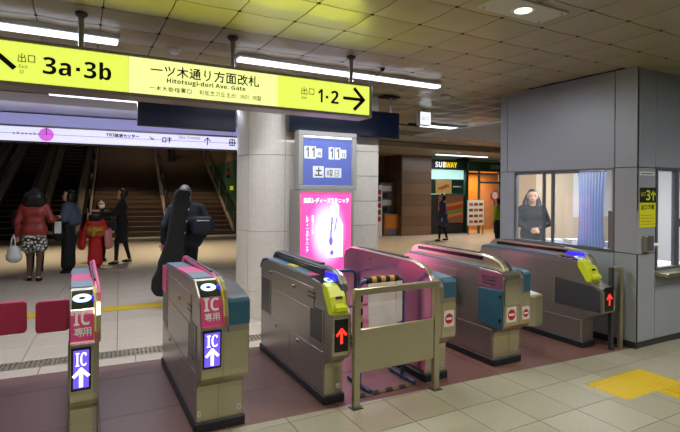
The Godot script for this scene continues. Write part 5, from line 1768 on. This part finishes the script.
	for q in [[8.2, -12.2], [11.4, -12.6], [14.2, -13.0], [8.4, -9.8]]:  # downlights added to brighten the hall before the shop
		var at := Vector3(q[0], CEIL, q[1])
		var l := thing("ceiling_downlight", "warm recessed downlight added in the shop hall's ceiling", "light", at, 0, "added warm downlights before the shop")
		var ls := mb()
		lathe(ls, [Vector2(0.09, 0), Vector2(0.09, -0.012), Vector2(0.07, -0.012)], Vector3.ZERO, 16)
		obj("trim_ring", ls, "white", l)
		ls = mb()
		lathe(ls, [Vector2(0.07, -0.006), Vector2(0.0, -0.010)], Vector3.ZERO, 16)
		obj("lamp_lens", ls, "warm_glow", l)
		spot("added_shop_hall_light", at + Vector3(0, -0.03, 0), 60, Color(1.0, 0.90, 0.75), 6.0, 0.06)

func circle(r: float, n: int) -> PackedVector2Array:
	var out := PackedVector2Array()
	for k in n:
		out.append(Vector2(cos(TAU * k / n), sin(TAU * k / n)) * r)
	return out

# ---------------------------------------------------------------- people
func blob(st: SurfaceTool, bones: Array, cell: float, k := 0.03) -> void:
	# tapered capsules joined by a smooth minimum, meshed as surface nets
	var lo := Vector3(1e9, 1e9, 1e9)
	var hi := -lo
	for b in bones:
		var r := maxf(b[2], b[3])
		lo = lo.min(b[0] - Vector3(r, r, r)).min(b[1] - Vector3(r, r, r))
		hi = hi.max(b[0] + Vector3(r, r, r)).max(b[1] + Vector3(r, r, r))
	lo -= Vector3(1, 1, 1) * (2.5 * cell)
	hi += Vector3(1, 1, 1) * (2.5 * cell)
	var nx := int((hi.x - lo.x) / cell) + 2
	var ny := int((hi.y - lo.y) / cell) + 2
	var nz := int((hi.z - lo.z) / cell) + 2
	var f := PackedFloat32Array()
	f.resize(nx * ny * nz)
	f.fill(1.0)
	for b in bones:
		var a: Vector3 = b[0]
		var ba: Vector3 = b[1] - a
		var bb := maxf(ba.length_squared(), 1e-9)
		var ra: float = b[2]
		var rd: float = b[3] - b[2]
		var m := maxf(b[2], b[3]) + k + 2.0 * cell
		var p0 := (a.min(b[1]) - Vector3(m, m, m) - lo) / cell
		var p1 := (a.max(b[1]) + Vector3(m, m, m) - lo) / cell
		for y in range(maxi(0, int(p0.y)), mini(ny, int(p1.y) + 1)):
			for z in range(maxi(0, int(p0.z)), mini(nz, int(p1.z) + 1)):
				var at := (y * nz + z) * nx
				for x in range(maxi(0, int(p0.x)), mini(nx, int(p1.x) + 1)):
					var pa := lo + Vector3(x, y, z) * cell - a
					var t := clampf(pa.dot(ba) / bb, 0.0, 1.0)
					var d := (pa - ba * t).length() - ra - rd * t
					var old := f[at + x]
					var h := maxf(k - absf(old - d), 0.0) / k
					f[at + x] = minf(old, d) - h * h * k * 0.25
	var vert := {}
	var offs := [0, 1, nx, nx + 1, nx * nz, nx * nz + 1, nx * nz + nx, nx * nz + nx + 1]
	var cor := [Vector3(0, 0, 0), Vector3(1, 0, 0), Vector3(0, 0, 1), Vector3(1, 0, 1), Vector3(0, 1, 0), Vector3(1, 1, 0), Vector3(0, 1, 1), Vector3(1, 1, 1)]
	var edges := [[0, 1], [2, 3], [4, 5], [6, 7], [0, 2], [1, 3], [4, 6], [5, 7], [0, 4], [1, 5], [2, 6], [3, 7]]
	var lim := cell * 2.0
	for y in ny - 1:
		for z in nz - 1:
			var row := (y * nz + z) * nx
			for x in nx - 1:
				var i := row + x
				if absf(f[i]) > lim:
					continue
				var mask := 0
				for c in 8:
					if f[i + offs[c]] < 0.0:
						mask |= 1 << c
				if mask == 0 or mask == 255:
					continue
				var s := Vector3.ZERO
				var n := 0
				for e in edges:
					var va := f[i + offs[e[0]]]
					var vb := f[i + offs[e[1]]]
					if (va < 0.0) != (vb < 0.0):
						s += cor[e[0]].lerp(cor[e[1]], va / (va - vb))
						n += 1
				vert[i] = lo + (Vector3(x, y, z) + s / n) * cell
	st.set_smooth_group(1)
	# one quad round each crossed edge: along x, z, y
	for i in vert:
		var inside: bool = f[i] < 0.0
		for ax in [[1, nx, nx * nz], [nx, nx * nz, 1], [nx * nz, 1, nx]]:
			if (f[i + ax[0]] < 0.0) == inside:
				continue
			var a: int = i - ax[1] - ax[2]
			var b: int = i - ax[2]
			var c: int = i - ax[1]
			if not (vert.has(a) and vert.has(b) and vert.has(c)):
				continue
			if inside:
				quad(st, vert[a], vert[c], vert[i], vert[b])
			else:
				quad(st, vert[a], vert[b], vert[i], vert[c])
	st.set_smooth_group(-1)

func hand_bones(w: Vector3, dir: Vector3, side: float, s: float) -> Array:
	# palm, four fingers of unequal length, and a thumb at the side of the palm; slightly curled
	var d := dir.normalized()
	var across := d.cross(Vector3(0, 0, 1) if absf(d.z) < 0.8 else Vector3.UP).normalized()
	var down := across.cross(d).normalized() * -side
	var out := []
	var palm := w + d * 0.075 * s
	for k in [-0.022, 0.0, 0.022]:
		out.append([w + across * k * 0.6 * s, palm + across * k * s, 0.017 * s, 0.013 * s])
	var lens := [0.062, 0.072, 0.068, 0.052]
	for k in 4:
		var root := palm + across * (-0.030 + 0.020 * k) * s
		var mid: Vector3 = root + (d * 0.9 + down * 0.35).normalized() * lens[k] * 0.55 * s
		var tip: Vector3 = mid + (d * 0.6 + down * 0.8).normalized() * lens[k] * 0.5 * s
		out.append([root, mid, 0.0088 * s, 0.008 * s])
		out.append([mid, tip, 0.008 * s, 0.007 * s])
	var tr := w + d * 0.03 * s - across * 0.028 * s
	var tm := tr + (d * 0.7 - across * 0.7).normalized() * 0.035 * s
	out.append([tr, tm, 0.011 * s, 0.0095 * s])
	out.append([tm, tm + (d * 0.95 - across * 0.1 + down * 0.3).normalized() * 0.028 * s, 0.0095 * s, 0.008 * s])
	return out

func grow(bones: Array, by: float) -> Array:
	var out := []
	for b in bones:
		out.append([b[0], b[1], b[2] + by, b[3] + by])
	return out

func person(label: String, at: Vector3, yaw: float, h: float, o: Dictionary) -> Dictionary:
	# local axes: the person looks along +z, own left is +x
	var t := thing("person", label, "person", at, yaw, o.get("group", "people in the hall"))
	var s := h / 1.65
	var wide: float = o.get("wide", 1.0)
	var cell: float = o.get("cell", 0.022)
	var stride: float = o.get("stride", 0.0)
	var V := func(x: float, y: float, z: float) -> Vector3: return Vector3(x, y, z) * s
	var lean: float = o.get("lean", 0.0)
	var neck: Vector3 = V.call(0.0, 1.39, lean)
	var head: Vector3 = V.call(o.get("head_x", 0.0), 1.545, 0.015 + lean * 1.25)
	var torso := [[V.call(-0.07, 0.93, 0.0), V.call(0.07, 0.93, 0.0), 0.105 * s * wide, 0.105 * s * wide], [V.call(-0.05, 1.07, lean * 0.4), V.call(0.05, 1.07, lean * 0.4), 0.092 * s * wide, 0.092 * s * wide], [V.call(-0.075, 1.23, lean * 0.8), V.call(0.075, 1.23, lean * 0.8), 0.098 * s * wide, 0.098 * s * wide], [V.call(-0.13 * wide, 1.33, lean), V.call(0.13 * wide, 1.33, lean), 0.062 * s, 0.062 * s]]
	var legs := []
	var shoes := []
	for e in [-1.0, 1.0]:
		var z: float = stride * e
		var knee: Vector3 = V.call(0.085 * e, 0.49, 0.02 + z * 0.55)
		var ankle: Vector3 = V.call(0.08 * e, 0.085 + maxf(0.0, -z) * 0.12, -0.02 + z)
		legs.append([V.call(0.085 * e, 0.88, 0.0), knee, 0.082 * s, 0.052 * s])
		legs.append([knee, ankle, 0.05 * s, 0.033 * s])
		shoes.append([ankle + Vector3(0, -0.045, -0.015) * s, ankle + Vector3(0.012 * e, -0.055, 0.06) * s, 0.038 * s, 0.034 * s])
		shoes.append([ankle + Vector3(0.012 * e, -0.055, 0.06) * s, ankle + Vector3(0.015 * e, -0.058, 0.135) * s, 0.036 * s, 0.026 * s])
	var arms := []
	var wrists := []
	var ad: Array = o.get("arms", [[Vector3(-0.235, 1.08, -0.03), Vector3(-0.245, 0.84, 0.05)], [Vector3(0.235, 1.08, -0.03), Vector3(0.245, 0.84, 0.05)]])
	for k in 2:
		var e := -1.0 if k == 0 else 1.0
		var sh: Vector3 = V.call(0.165 * e * wide, 1.325, lean)
		var el: Vector3 = ad[k][0] * s
		var wr: Vector3 = ad[k][1] * s
		arms.append([sh, el, 0.052 * s, 0.041 * s])
		arms.append([el, wr, 0.040 * s, 0.027 * s])
		wrists.append([wr, (wr - el).normalized(), e])
	# body: one continuous skin
	var body := torso + legs + arms + [[neck, V.call(0.0, 1.47, 0.01 + lean * 1.15), 0.055 * s, 0.052 * s], [V.call(0.0, 1.46, lean * 1.15), head, 0.055 * s, 0.075 * s]]
	for k in 4:
		if k % 2 == 1:
			continue
		body.append([shoes[k][0] + Vector3(0, 0.01, 0), shoes[k][1] + Vector3(0, 0.01, 0), 0.03 * s, 0.028 * s])
	var st := mb()
	blob(st, body, cell, 0.035)
	var skull := [[head + Vector3(0, 0.018, -0.022) * s, head + Vector3(0, 0.018, 0.0) * s, 0.088 * s, 0.084 * s], [head + Vector3(0, -0.03, 0.015) * s, head + Vector3(0, -0.06, 0.03) * s, 0.068 * s, 0.052 * s], [head + Vector3(0, -0.085, 0.052) * s, head + Vector3(0, -0.09, 0.05) * s, 0.028 * s, 0.028 * s], [head + Vector3(0, 0.0, 0.083) * s, head + Vector3(0, -0.032, 0.097) * s, 0.010 * s, 0.014 * s]]
	for e in [-1.0, 1.0]:
		skull.append([head + Vector3(0.082 * e, 0.012, -0.005) * s, head + Vector3(0.080 * e, -0.025, -0.002) * s, 0.014 * s, 0.011 * s])
		skull.append([head + Vector3(0.035 * e, -0.03, 0.055) * s, head + Vector3(0.03 * e, -0.04, 0.06) * s, 0.024 * s, 0.024 * s])
	skull.append([head + Vector3(0.018, -0.062, 0.079) * s, head + Vector3(-0.018, -0.062, 0.079) * s, 0.011 * s, 0.011 * s])
	blob(st, skull, o.get("head_cell", 0.011), 0.018)
	for w in wrists:
		blob(st, hand_bones(w[0], w[1], w[2], s), o.get("hand_cell", 0.0075), 0.007)
	var skin := obj("body", st, o.get("skin", "skin"), t)
	for e in [-1.0, 1.0]:
		st = mb()
		blob(st, [[head + Vector3(0.030 * e - 0.010, 0.004, 0.073) * s, head + Vector3(0.030 * e + 0.010, 0.004, 0.073) * s, 0.0085 * s, 0.0085 * s]], 0.005, 0.004)
		obj("eye", st, "eye_dark", skin)
		st = mb()
		blob(st, [[head + Vector3(0.030 * e - 0.014, 0.026, 0.077) * s, head + Vector3(0.030 * e + 0.014, 0.028, 0.075) * s, 0.006 * s, 0.006 * s]], 0.005, 0.004)
		obj("eyebrow", st, "hair_black", skin)
	st = mb()
	blob(st, [[head + Vector3(-0.016, -0.062, 0.084) * s, head + Vector3(0.016, -0.062, 0.084) * s, 0.008 * s, 0.008 * s]], 0.005, 0.004)
	obj("mouth", st, "lips", skin)
	# hair
	var hb := [[head + Vector3(0, 0.034, -0.036) * s, head + Vector3(0, 0.058, -0.022) * s, 0.094 * s, 0.076 * s], [head + Vector3(0, -0.02, -0.055) * s, head + Vector3(0, 0.02, -0.05) * s, 0.075 * s, 0.08 * s]]
	var style: String = o.get("hair", "short")
	if style == "long":
		for e in [-1.0, 0.0, 1.0]:
			hb.append([head + Vector3(0.062 * e, 0.0, -0.05) * s, head + Vector3(0.10 * e, -0.10, -0.05) * s, 0.052 * s, 0.05 * s])
			hb.append([head + Vector3(0.10 * e, -0.10, -0.05) * s, head + Vector3(0.10 * e, -0.25, -0.02 + 0.05 * absf(e)) * s, 0.05 * s, 0.038 * s])
	elif style == "full":
		hb.append([head + Vector3(-0.05, -0.05, -0.06) * s, head + Vector3(0.05, -0.05, -0.06) * s, 0.125 * s, 0.125 * s])
		hb.append([head + Vector3(-0.09, -0.13, -0.05) * s, head + Vector3(0.09, -0.13, -0.05) * s, 0.10 * s, 0.10 * s])
	elif style == "bob":
		for e in [-1.0, 0.0, 1.0]:
			hb.append([head + Vector3(0.055 * e, 0.0, -0.04) * s, head + Vector3(0.07 * e, -0.095, -0.04) * s, 0.062 * s, 0.05 * s])
	elif style == "bun":
		hb.append([head + Vector3(0, 0.07, -0.09) * s, head + Vector3(0, 0.06, -0.10) * s, 0.05 * s, 0.05 * s])
	st = mb()
	blob(st, hb, 0.013, 0.02)
	obj("hair", st, o.get("hair_m", "hair_black"), t)
	# clothes
	var bottom: String = o.get("bottom", "trousers")
	if bottom == "trousers":
		st = mb()
		blob(st, grow(legs, 0.018 * s) + [[V.call(-0.07, 0.93, 0.0), V.call(0.07, 0.93, 0.0), 0.115 * s * wide, 0.115 * s * wide]], cell, 0.04)
		obj("trousers", st, o.get("bottom_m", "cloth_black"), t)
	elif bottom == "skirt":
		var hem: float = o.get("hem", 0.55)
		st = mb()
		blob(st, [[V.call(-0.06, 0.97, 0), V.call(0.06, 0.97, 0), 0.105 * s, 0.105 * s], [V.call(-0.06, 0.95, 0), V.call(-0.085, hem + 0.06, 0), 0.11 * s, 0.125 * s], [V.call(0.06, 0.95, 0), V.call(0.085, hem + 0.06, 0), 0.11 * s, 0.125 * s]], cell, 0.05)
		obj("skirt", st, o.get("bottom_m", "cloth_black"), t)
		st = mb()
		var tights := []
		for l in legs:
			tights.append([l[0], l[1], l[2] + 0.005, l[3] + 0.005])
		blob(st, tights, cell, 0.03)
		obj("stockings", st, o.get("stocking_m", "cloth_black"), t)
	elif bottom == "long":
		st = mb()
		blob(st, [[V.call(-0.06, 1.0, 0), V.call(0.06, 1.0, 0), 0.105 * s, 0.105 * s], [V.call(-0.05, 0.98, 0), V.call(-0.075, 0.17, 0.0), 0.11 * s, 0.125 * s], [V.call(0.05, 0.98, 0), V.call(0.075, 0.17, 0.0), 0.11 * s, 0.125 * s]], cell, 0.05)
		obj("long_skirt", st, o.get("bottom_m", "cloth_black"), t)
	var top := grow(torso.slice(0 if o.get("top_low", true) else 1), 0.020 * s) + grow(arms, 0.016 * s)
	for x in o.get("top_more", []):
		top.append([x[0] * s, x[1] * s, x[2] * s, x[3] * s])
	if o.get("collar", true):
		top.append([V.call(0, 1.36, lean), V.call(0, 1.405, lean), 0.07 * s, 0.064 * s])
	st = mb()
	blob(st, top, cell, 0.03)
	obj(o.get("top", "jacket"), st, o.get("top_m", "cloth_black"), t)
	for k in 2:
		st = mb()
		blob(st, [shoes[k * 2], shoes[k * 2 + 1]], 0.014, 0.02)
		obj("shoe", st, o.get("shoe_m", "cloth_black"), t)
	return {"node": t, "s": s, "head": head}

func soft(called: String, bones: Array, m: String, parent: Node, cell := 0.018, k := 0.03) -> MeshInstance3D:
	var st := mb()
	blob(st, bones, cell, k)
	return obj(called, st, m, parent)

func floral_texture(bg: Color, fg: Color, sd: int, freq: float, cut: float) -> NoiseTexture2D:
	var t := noise_tex(freq, bg, fg, 256, sd, FastNoiseLite.TYPE_CELLULAR, 1)
	var g := Gradient.new()
	g.set_color(0, fg)
	g.set_color(1, bg)
	g.add_point(cut, fg)
	g.add_point(cut + 0.06, bg)
	t.color_ramp = g
	return t

func build_people() -> void:
	mat("skin", Color(0.80, 0.60, 0.48), 0.55)
	mat("skin_tan", Color(0.72, 0.53, 0.42), 0.55)
	mat("eye_dark", Color(0.04, 0.03, 0.03), 0.3)
	mat("lips", Color(0.62, 0.32, 0.30), 0.5)
	mat("hair_black", Color(0.04, 0.033, 0.03), 0.5)
	mat("hair_grey", Color(0.30, 0.28, 0.27), 0.6)
	mat("cloth_black", Color(0.055, 0.05, 0.055), 0.85)
	mat("cloth_charcoal", Color(0.11, 0.11, 0.13), 0.85)
	mat("cloth_navy", Color(0.09, 0.10, 0.16), 0.8)
	mat("cloth_red", Color(0.52, 0.17, 0.14), 0.5)
	mat("cloth_blue", Color(0.12, 0.19, 0.36), 0.8)
	mat("kimono_red", Color(0.72, 0.08, 0.06), 0.6)
	mat("obi_gold", Color(0.70, 0.48, 0.14), 0.55)
	mat("kimono_pink", Color(0.78, 0.50, 0.50), 0.6)
	mat("vest_lime", Color(0.66, 0.75, 0.14), 0.7)
	mat("bag_white", Color(0.80, 0.80, 0.78), 0.5)
	mat("bag_blue", Color(0.07, 0.09, 0.14), 0.7)
	mat("mask_white", Color(0.85, 0.86, 0.88), 0.7)
	mat("stocking_tan", Color(0.36, 0.25, 0.20), 0.6)
	mat("shawl", Color(0.33, 0.37, 0.45), 0.9)
	var sh: StandardMaterial3D = M["shawl"]
	sh.albedo_texture = noise_tex(0.06, Color(0.65, 0.65, 0.65), Color(1, 1, 1), 128, 41)
	sh.uv1_triplanar = true
	sh.uv1_scale = Vector3(3, 3, 3)
	var fl := mat("floral", Color(1, 1, 1), 0.8)
	fl.albedo_texture = floral_texture(Color(0.05, 0.05, 0.06), Color(0.80, 0.78, 0.72), 42, 0.055, 0.30)
	fl.uv1_triplanar = true
	fl.uv1_scale = Vector3(1.3, 1.3, 1.3)
	var kr: StandardMaterial3D = M["kimono_red"]
	kr.albedo_texture = floral_texture(Color(1, 1, 1), Color(1.0, 0.9, 0.55), 43, 0.06, 0.16)
	kr.uv1_triplanar = true
	kr.uv1_scale = Vector3(3, 3, 3)

	# woman in the red jacket, seen from behind, a white bag in her left hand
	var p := person("woman in a red leather jacket and floral skirt carrying a white bag", Vector3(-0.66, 0, -10.08), 172, 1.62, {"top_m": "cloth_red", "bottom": "skirt", "hem": 0.56, "bottom_m": "floral", "stocking_m": "stocking_tan", "hair": "full", "wide": 1.08, "arms": [[Vector3(-0.27, 1.10, -0.02), Vector3(-0.31, 1.11, 0.22)], [Vector3(0.25, 1.08, -0.05), Vector3(0.27, 0.83, 0.02)]], "top_more": [[Vector3(-0.08, 0.88, 0), Vector3(0.08, 0.88, 0), 0.125, 0.125]], "stride": 0.05})
	var t := thing("carrier_bag", "white plastic carrier bag held by the woman in red", "bag", Vector3(-0.97, 0.36, -10.06), 0)
	soft("sack", [[Vector3(0, 0.09, 0), Vector3(0.0, 0.20, 0), 0.11, 0.085], [Vector3(0.05, 0.08, 0.02), Vector3(0.03, 0.2, 0), 0.09, 0.07]], "bag_white", t)
	for d in [-0.035, 0.035]:
		var st := mb()
		tube(st, [Vector3(d, 0.25, 0), Vector3(d * 0.6, 0.40, 0.0), Vector3(0.01, 0.47, 0.0)], 0.011, 6)
		obj("handle", st, "bag_white", t)
	# companion behind her, mostly hidden
	p = person("person in dark clothes with a grey backpack, mostly hidden behind the red jacket", Vector3(-0.70, 0, -11.15), 180, 1.60, {"top_m": "cloth_charcoal", "bottom": "trousers", "hair": "short"})
	t = thing("backpack", "grey backpack on the person hidden behind the red jacket", "backpack", Vector3(-0.99, 0.86, -10.93), 0)
	soft("sack", [[Vector3(0, 0.08, 0), Vector3(0, 0.30, 0), 0.10, 0.09], [Vector3(0.14, 0.08, 0), Vector3(0.14, 0.30, 0), 0.10, 0.09]], "cloth_charcoal", t)
	soft("front_pocket", [[Vector3(0, 0.08, 0.09), Vector3(0.12, 0.08, 0.09), 0.045, 0.045]], "cloth_navy", t)
	# woman with the grey shawl
	p = person("woman in a grey-blue shawl and long black skirt holding out her phone", Vector3(-0.145, 0, -10.80), -95, 1.60, {"top_m": "cloth_black", "bottom": "long", "hair": "bob", "arms": [[Vector3(-0.22, 1.08, 0.02), Vector3(-0.16, 1.02, 0.25)], [Vector3(0.23, 1.10, 0.08), Vector3(0.19, 1.10, 0.34)]]})
	var n: Node3D = p.node
	soft("shawl", [[Vector3(-0.17, 1.28, 0.0), Vector3(0.17, 1.28, 0.0), 0.105, 0.105], [Vector3(-0.19, 1.24, -0.03), Vector3(-0.22, 0.98, -0.04), 0.10, 0.10], [Vector3(0.19, 1.24, 0.0), Vector3(0.24, 1.06, 0.06), 0.10, 0.085], [Vector3(-0.05, 1.2, -0.09), Vector3(0.0, 1.0, -0.14), 0.11, 0.09], [Vector3(0.12, 1.2, -0.05), Vector3(0.12, 1.0, -0.08), 0.11, 0.09]], "shawl", n, 0.022, 0.05)
	t = thing("mobile_phone", "small phone in the outstretched hand of the woman with the shawl", "phone", Vector3(-0.615, 1.085, -10.58), 30)
	bx("case", Vector3(-0.035, 0, -0.006), Vector3(0.035, 0.13, 0.006), "cloth_black", t, 0.003)
	bx("glass_face", Vector3(-0.031, 0.008, 0.006), Vector3(0.031, 0.122, 0.008), "display_black", t)
	t = thing("paper_bag", "white paper and dark bag hanging at the shawl wearer's side", "bag", Vector3(-0.31, 0.66, -10.51), 0)
	soft("sack", [[Vector3(0.0, 0.08, 0), Vector3(0.0, 0.22, 0), 0.09, 0.08]], "cloth_black", t)
	bx("paper", Vector3(-0.06, 0.14, 0.085), Vector3(0.05, 0.36, 0.10), "paper", t)
	# child in a red kimono, seen from behind
	p = person("small child in a red flowered kimono with a gold sash", Vector3(0.33, 0, -11.15), 176, 1.20, {"top_m": "kimono_red", "top": "kimono_top", "bottom": "long", "bottom_m": "kimono_red", "hair": "full", "shoe_m": "kimono_red", "wide": 1.1, "arms": [[Vector3(-0.27, 1.12, 0.0), Vector3(-0.40, 1.04, 0.10)], [Vector3(0.27, 1.10, 0.0), Vector3(0.32, 0.92, 0.08)]]})
	n = p.node
	for e in [-1.0, 1.0]:
		soft("sleeve", [[Vector3(0.20 * e, 0.80, 0.02), Vector3(0.24 * e, 0.45, 0.0), 0.05, 0.065], [Vector3(0.26 * e, 0.78, 0.05), Vector3(0.28 * e, 0.45, 0.04), 0.04, 0.05]], "kimono_red" if e > 0 else "kimono_pink", n)
	soft("sash", [[Vector3(-0.07, 0.78, 0.0), Vector3(0.07, 0.78, 0.0), 0.125, 0.125], [Vector3(-0.11, 0.80, -0.13), Vector3(0.11, 0.80, -0.13), 0.05, 0.05], [Vector3(0.02, 0.84, -0.15), Vector3(0.03, 0.70, -0.15), 0.035, 0.05]], "obi_gold", n)
	soft("hair_flower", [[Vector3(-0.06, 1.185, -0.11), Vector3(0.05, 1.19, -0.11), 0.028, 0.028]], "kimono_pink", n, 0.014)
	soft("hair_flower", [[Vector3(0.09, 1.15, -0.09), Vector3(0.09, 1.12, -0.09), 0.03, 0.026]], "kimono_pink", n, 0.014)
	# masked child facing the camera
	p = person("dark-clothed youngster with a white face mask behind the kimono child", Vector3(0.47, 0, -12.3), 15, 1.36, {"top_m": "cloth_black", "bottom": "trousers", "hair": "bob"})
	var hd: Vector3 = p.head
	soft("face_mask", [[hd + Vector3(-0.028, -0.042, 0.058), hd + Vector3(0.028, -0.042, 0.058), 0.036, 0.036]], "mask_white", p.node, 0.01)
	# woman in black reaching toward the child
	p = person("woman dressed all in black with a handbag reaching toward the kimono child", Vector3(0.865, 0, -11.62), -100, 1.62, {"top_m": "cloth_black", "top": "coat", "bottom": "skirt", "hem": 0.52, "hair": "bob", "stride": 0.13, "arms": [[Vector3(-0.22, 1.10, 0.06), Vector3(-0.12, 1.08, 0.30)], [Vector3(0.20, 1.12, 0.15), Vector3(0.14, 1.12, 0.42)]], "top_more": [[Vector3(-0.07, 0.72, 0), Vector3(0.07, 0.72, 0), 0.135, 0.135], [Vector3(-0.06, 0.9, 0), Vector3(0.06, 0.9, 0), 0.12, 0.12]]})
	t = thing("handbag", "black handbag hanging from the arm of the woman in black", "bag", Vector3(0.60, 0.72, -11.36), -10)
	bx("bag_body", Vector3(-0.14, 0.0, -0.06), Vector3(0.14, 0.24, 0.06), "cloth_charcoal", t, 0.03)
	var hs := mb()
	tube(hs, [Vector3(-0.08, 0.24, 0), Vector3(-0.06, 0.36, 0), Vector3(0.0, 0.40, 0), Vector3(0.06, 0.36, 0), Vector3(0.08, 0.24, 0)], 0.009, 6)
	obj("handle", hs, "cloth_black", t)
	# man with the guitar case
	p = person("grey-haired man in a dark padded jacket walking away with a guitar case", Vector3(1.43, 0, -7.45), 172, 1.68, {"top_m": "cloth_navy", "bottom": "trousers", "hair": "short", "hair_m": "hair_grey", "wide": 1.18, "cell": 0.018, "head_x": 0.02, "lean": 0.05, "arms": [[Vector3(-0.33, 1.07, -0.04), Vector3(-0.24, 0.90, 0.14)], [Vector3(0.30, 1.08, -0.02), Vector3(0.31, 0.84, 0.05)]], "top_more": [[Vector3(-0.10, 0.88, 0), Vector3(0.10, 0.88, 0), 0.14, 0.14], [Vector3(-0.09, 1.12, 0), Vector3(0.09, 1.12, 0), 0.14, 0.14]], "group": "people in the hall"})
	t = thing("guitar_case", "long black guitar case slung on the walking man's back", "guitar case", Vector3(1.10, 0.14, -7.10), 0)
	t.rotation_degrees = Vector3(-5, 0, -9)
	var gc := mb()
	var outline := PackedVector2Array([Vector2(-0.13, 0.0), Vector2(0.13, 0.0), Vector2(0.19, 0.08), Vector2(0.20, 0.22), Vector2(0.155, 0.36), Vector2(0.16, 0.46), Vector2(0.135, 0.58), Vector2(0.105, 0.80), Vector2(0.10, 1.42), Vector2(0.07, 1.52), Vector2(-0.07, 1.52), Vector2(-0.10, 1.42), Vector2(-0.105, 0.80), Vector2(-0.135, 0.58), Vector2(-0.16, 0.46), Vector2(-0.155, 0.36), Vector2(-0.20, 0.22), Vector2(-0.19, 0.08)])
	prism(gc, rounded(outline, 0.03, 3), Transform3D(Basis.from_scale(Vector3(1.12, 1, 1)), Vector3(0, 0, -0.06)), 0.12, 0.02)
	obj("shell", gc, "cloth_black", t)
	gc = mb()
	for k in 5:
		box(gc, Vector3(0.098, 0.72 + 0.17 * k, 0.02), Vector3(0.115, 0.75 + 0.17 * k, 0.05))
	obj("buckle", gc, "steel", t)
	bx("pocket", Vector3(-0.12, 0.10, 0.06), Vector3(0.12, 0.40, 0.085), "cloth_charcoal", t, 0.01)
	t = thing("shoulder_bag", "dark blue shoulder bag with a pale stripe at the walking man's side", "bag", Vector3(1.60, 0.98, -7.16), -8)
	soft("bag_body", [[Vector3(-0.08, 0.07, 0.0), Vector3(0.08, 0.07, 0.0), 0.075, 0.075], [Vector3(-0.08, 0.19, 0.0), Vector3(0.08, 0.20, 0.0), 0.075, 0.07], [Vector3(-0.1, 0.13, 0.0), Vector3(0.1, 0.13, 0.0), 0.07, 0.07]], "bag_blue", t, 0.014, 0.05)
	bx("pale_stripe", Vector3(-0.08, 0.205, 0.060), Vector3(0.09, 0.217, 0.084), "paper", t)
	# on the stairs, only the legs show below the luminous band
	p = person("person in dark clothes high up on the stairs, cut off by the band", hall_point(2.95, 18 * RISE + 0.16, 7.95 + 18 * RUN + 0.15), 180 - HALL, 1.65, {"top_m": "cloth_black", "stride": 0.1})
	# person in the blue coat before the shop
	p = person("person in a knee-length blue coat walking past the shop", Vector3(10.66, 0, -12.55), -120, 1.56, {"top_m": "cloth_blue", "top": "coat", "bottom": "skirt", "hem": 0.6, "hair": "bob", "stride": 0.15, "top_more": [[Vector3(-0.07, 0.70, 0), Vector3(0.07, 0.70, 0), 0.20, 0.20], [Vector3(-0.06, 0.9, 0), Vector3(0.06, 0.9, 0), 0.165, 0.165]]})
	# half-hidden by the booth
	p = person("person in a lime vest half hidden by the booth's edge", Vector3(11.55, 0, -11.0), 200, 1.42, {"top_m": "vest_lime", "bottom_m": "cloth_navy"})
	# woman inside the booth
	p = person("long-haired woman in a black top inside the ticket booth", Vector3(6.84, 0.01, -5.74), -42, 1.66, {"top_m": "cloth_black", "hair": "long", "collar": false, "head_cell": 0.008, "arms": [[Vector3(-0.25, 1.10, 0.02), Vector3(-0.06, 1.0, 0.22)], [Vector3(0.25, 1.10, 0.02), Vector3(0.08, 1.02, 0.22)]], "group": "people in the booth"})

func _ready() -> void:
	materials()
	make_glyphs()
	build_view()
	build_floor()
	build_ceiling()
	build_walls()
	build_pillar()
	build_gates()
	build_yellow_sign()
	display_panel(0.563, 1.64, 2.325, 2.63, -5.62, "blank dark display panel left of the stone pillar", [1.1])
	display_panel(2.30, 3.985, 2.375, 2.735, -5.62, "blank dark display panel right above the date sign", [3.86])
	build_board()
	build_small_ceiling_things()
	build_hall()
	build_booth()
	build_shop()
	build_people()
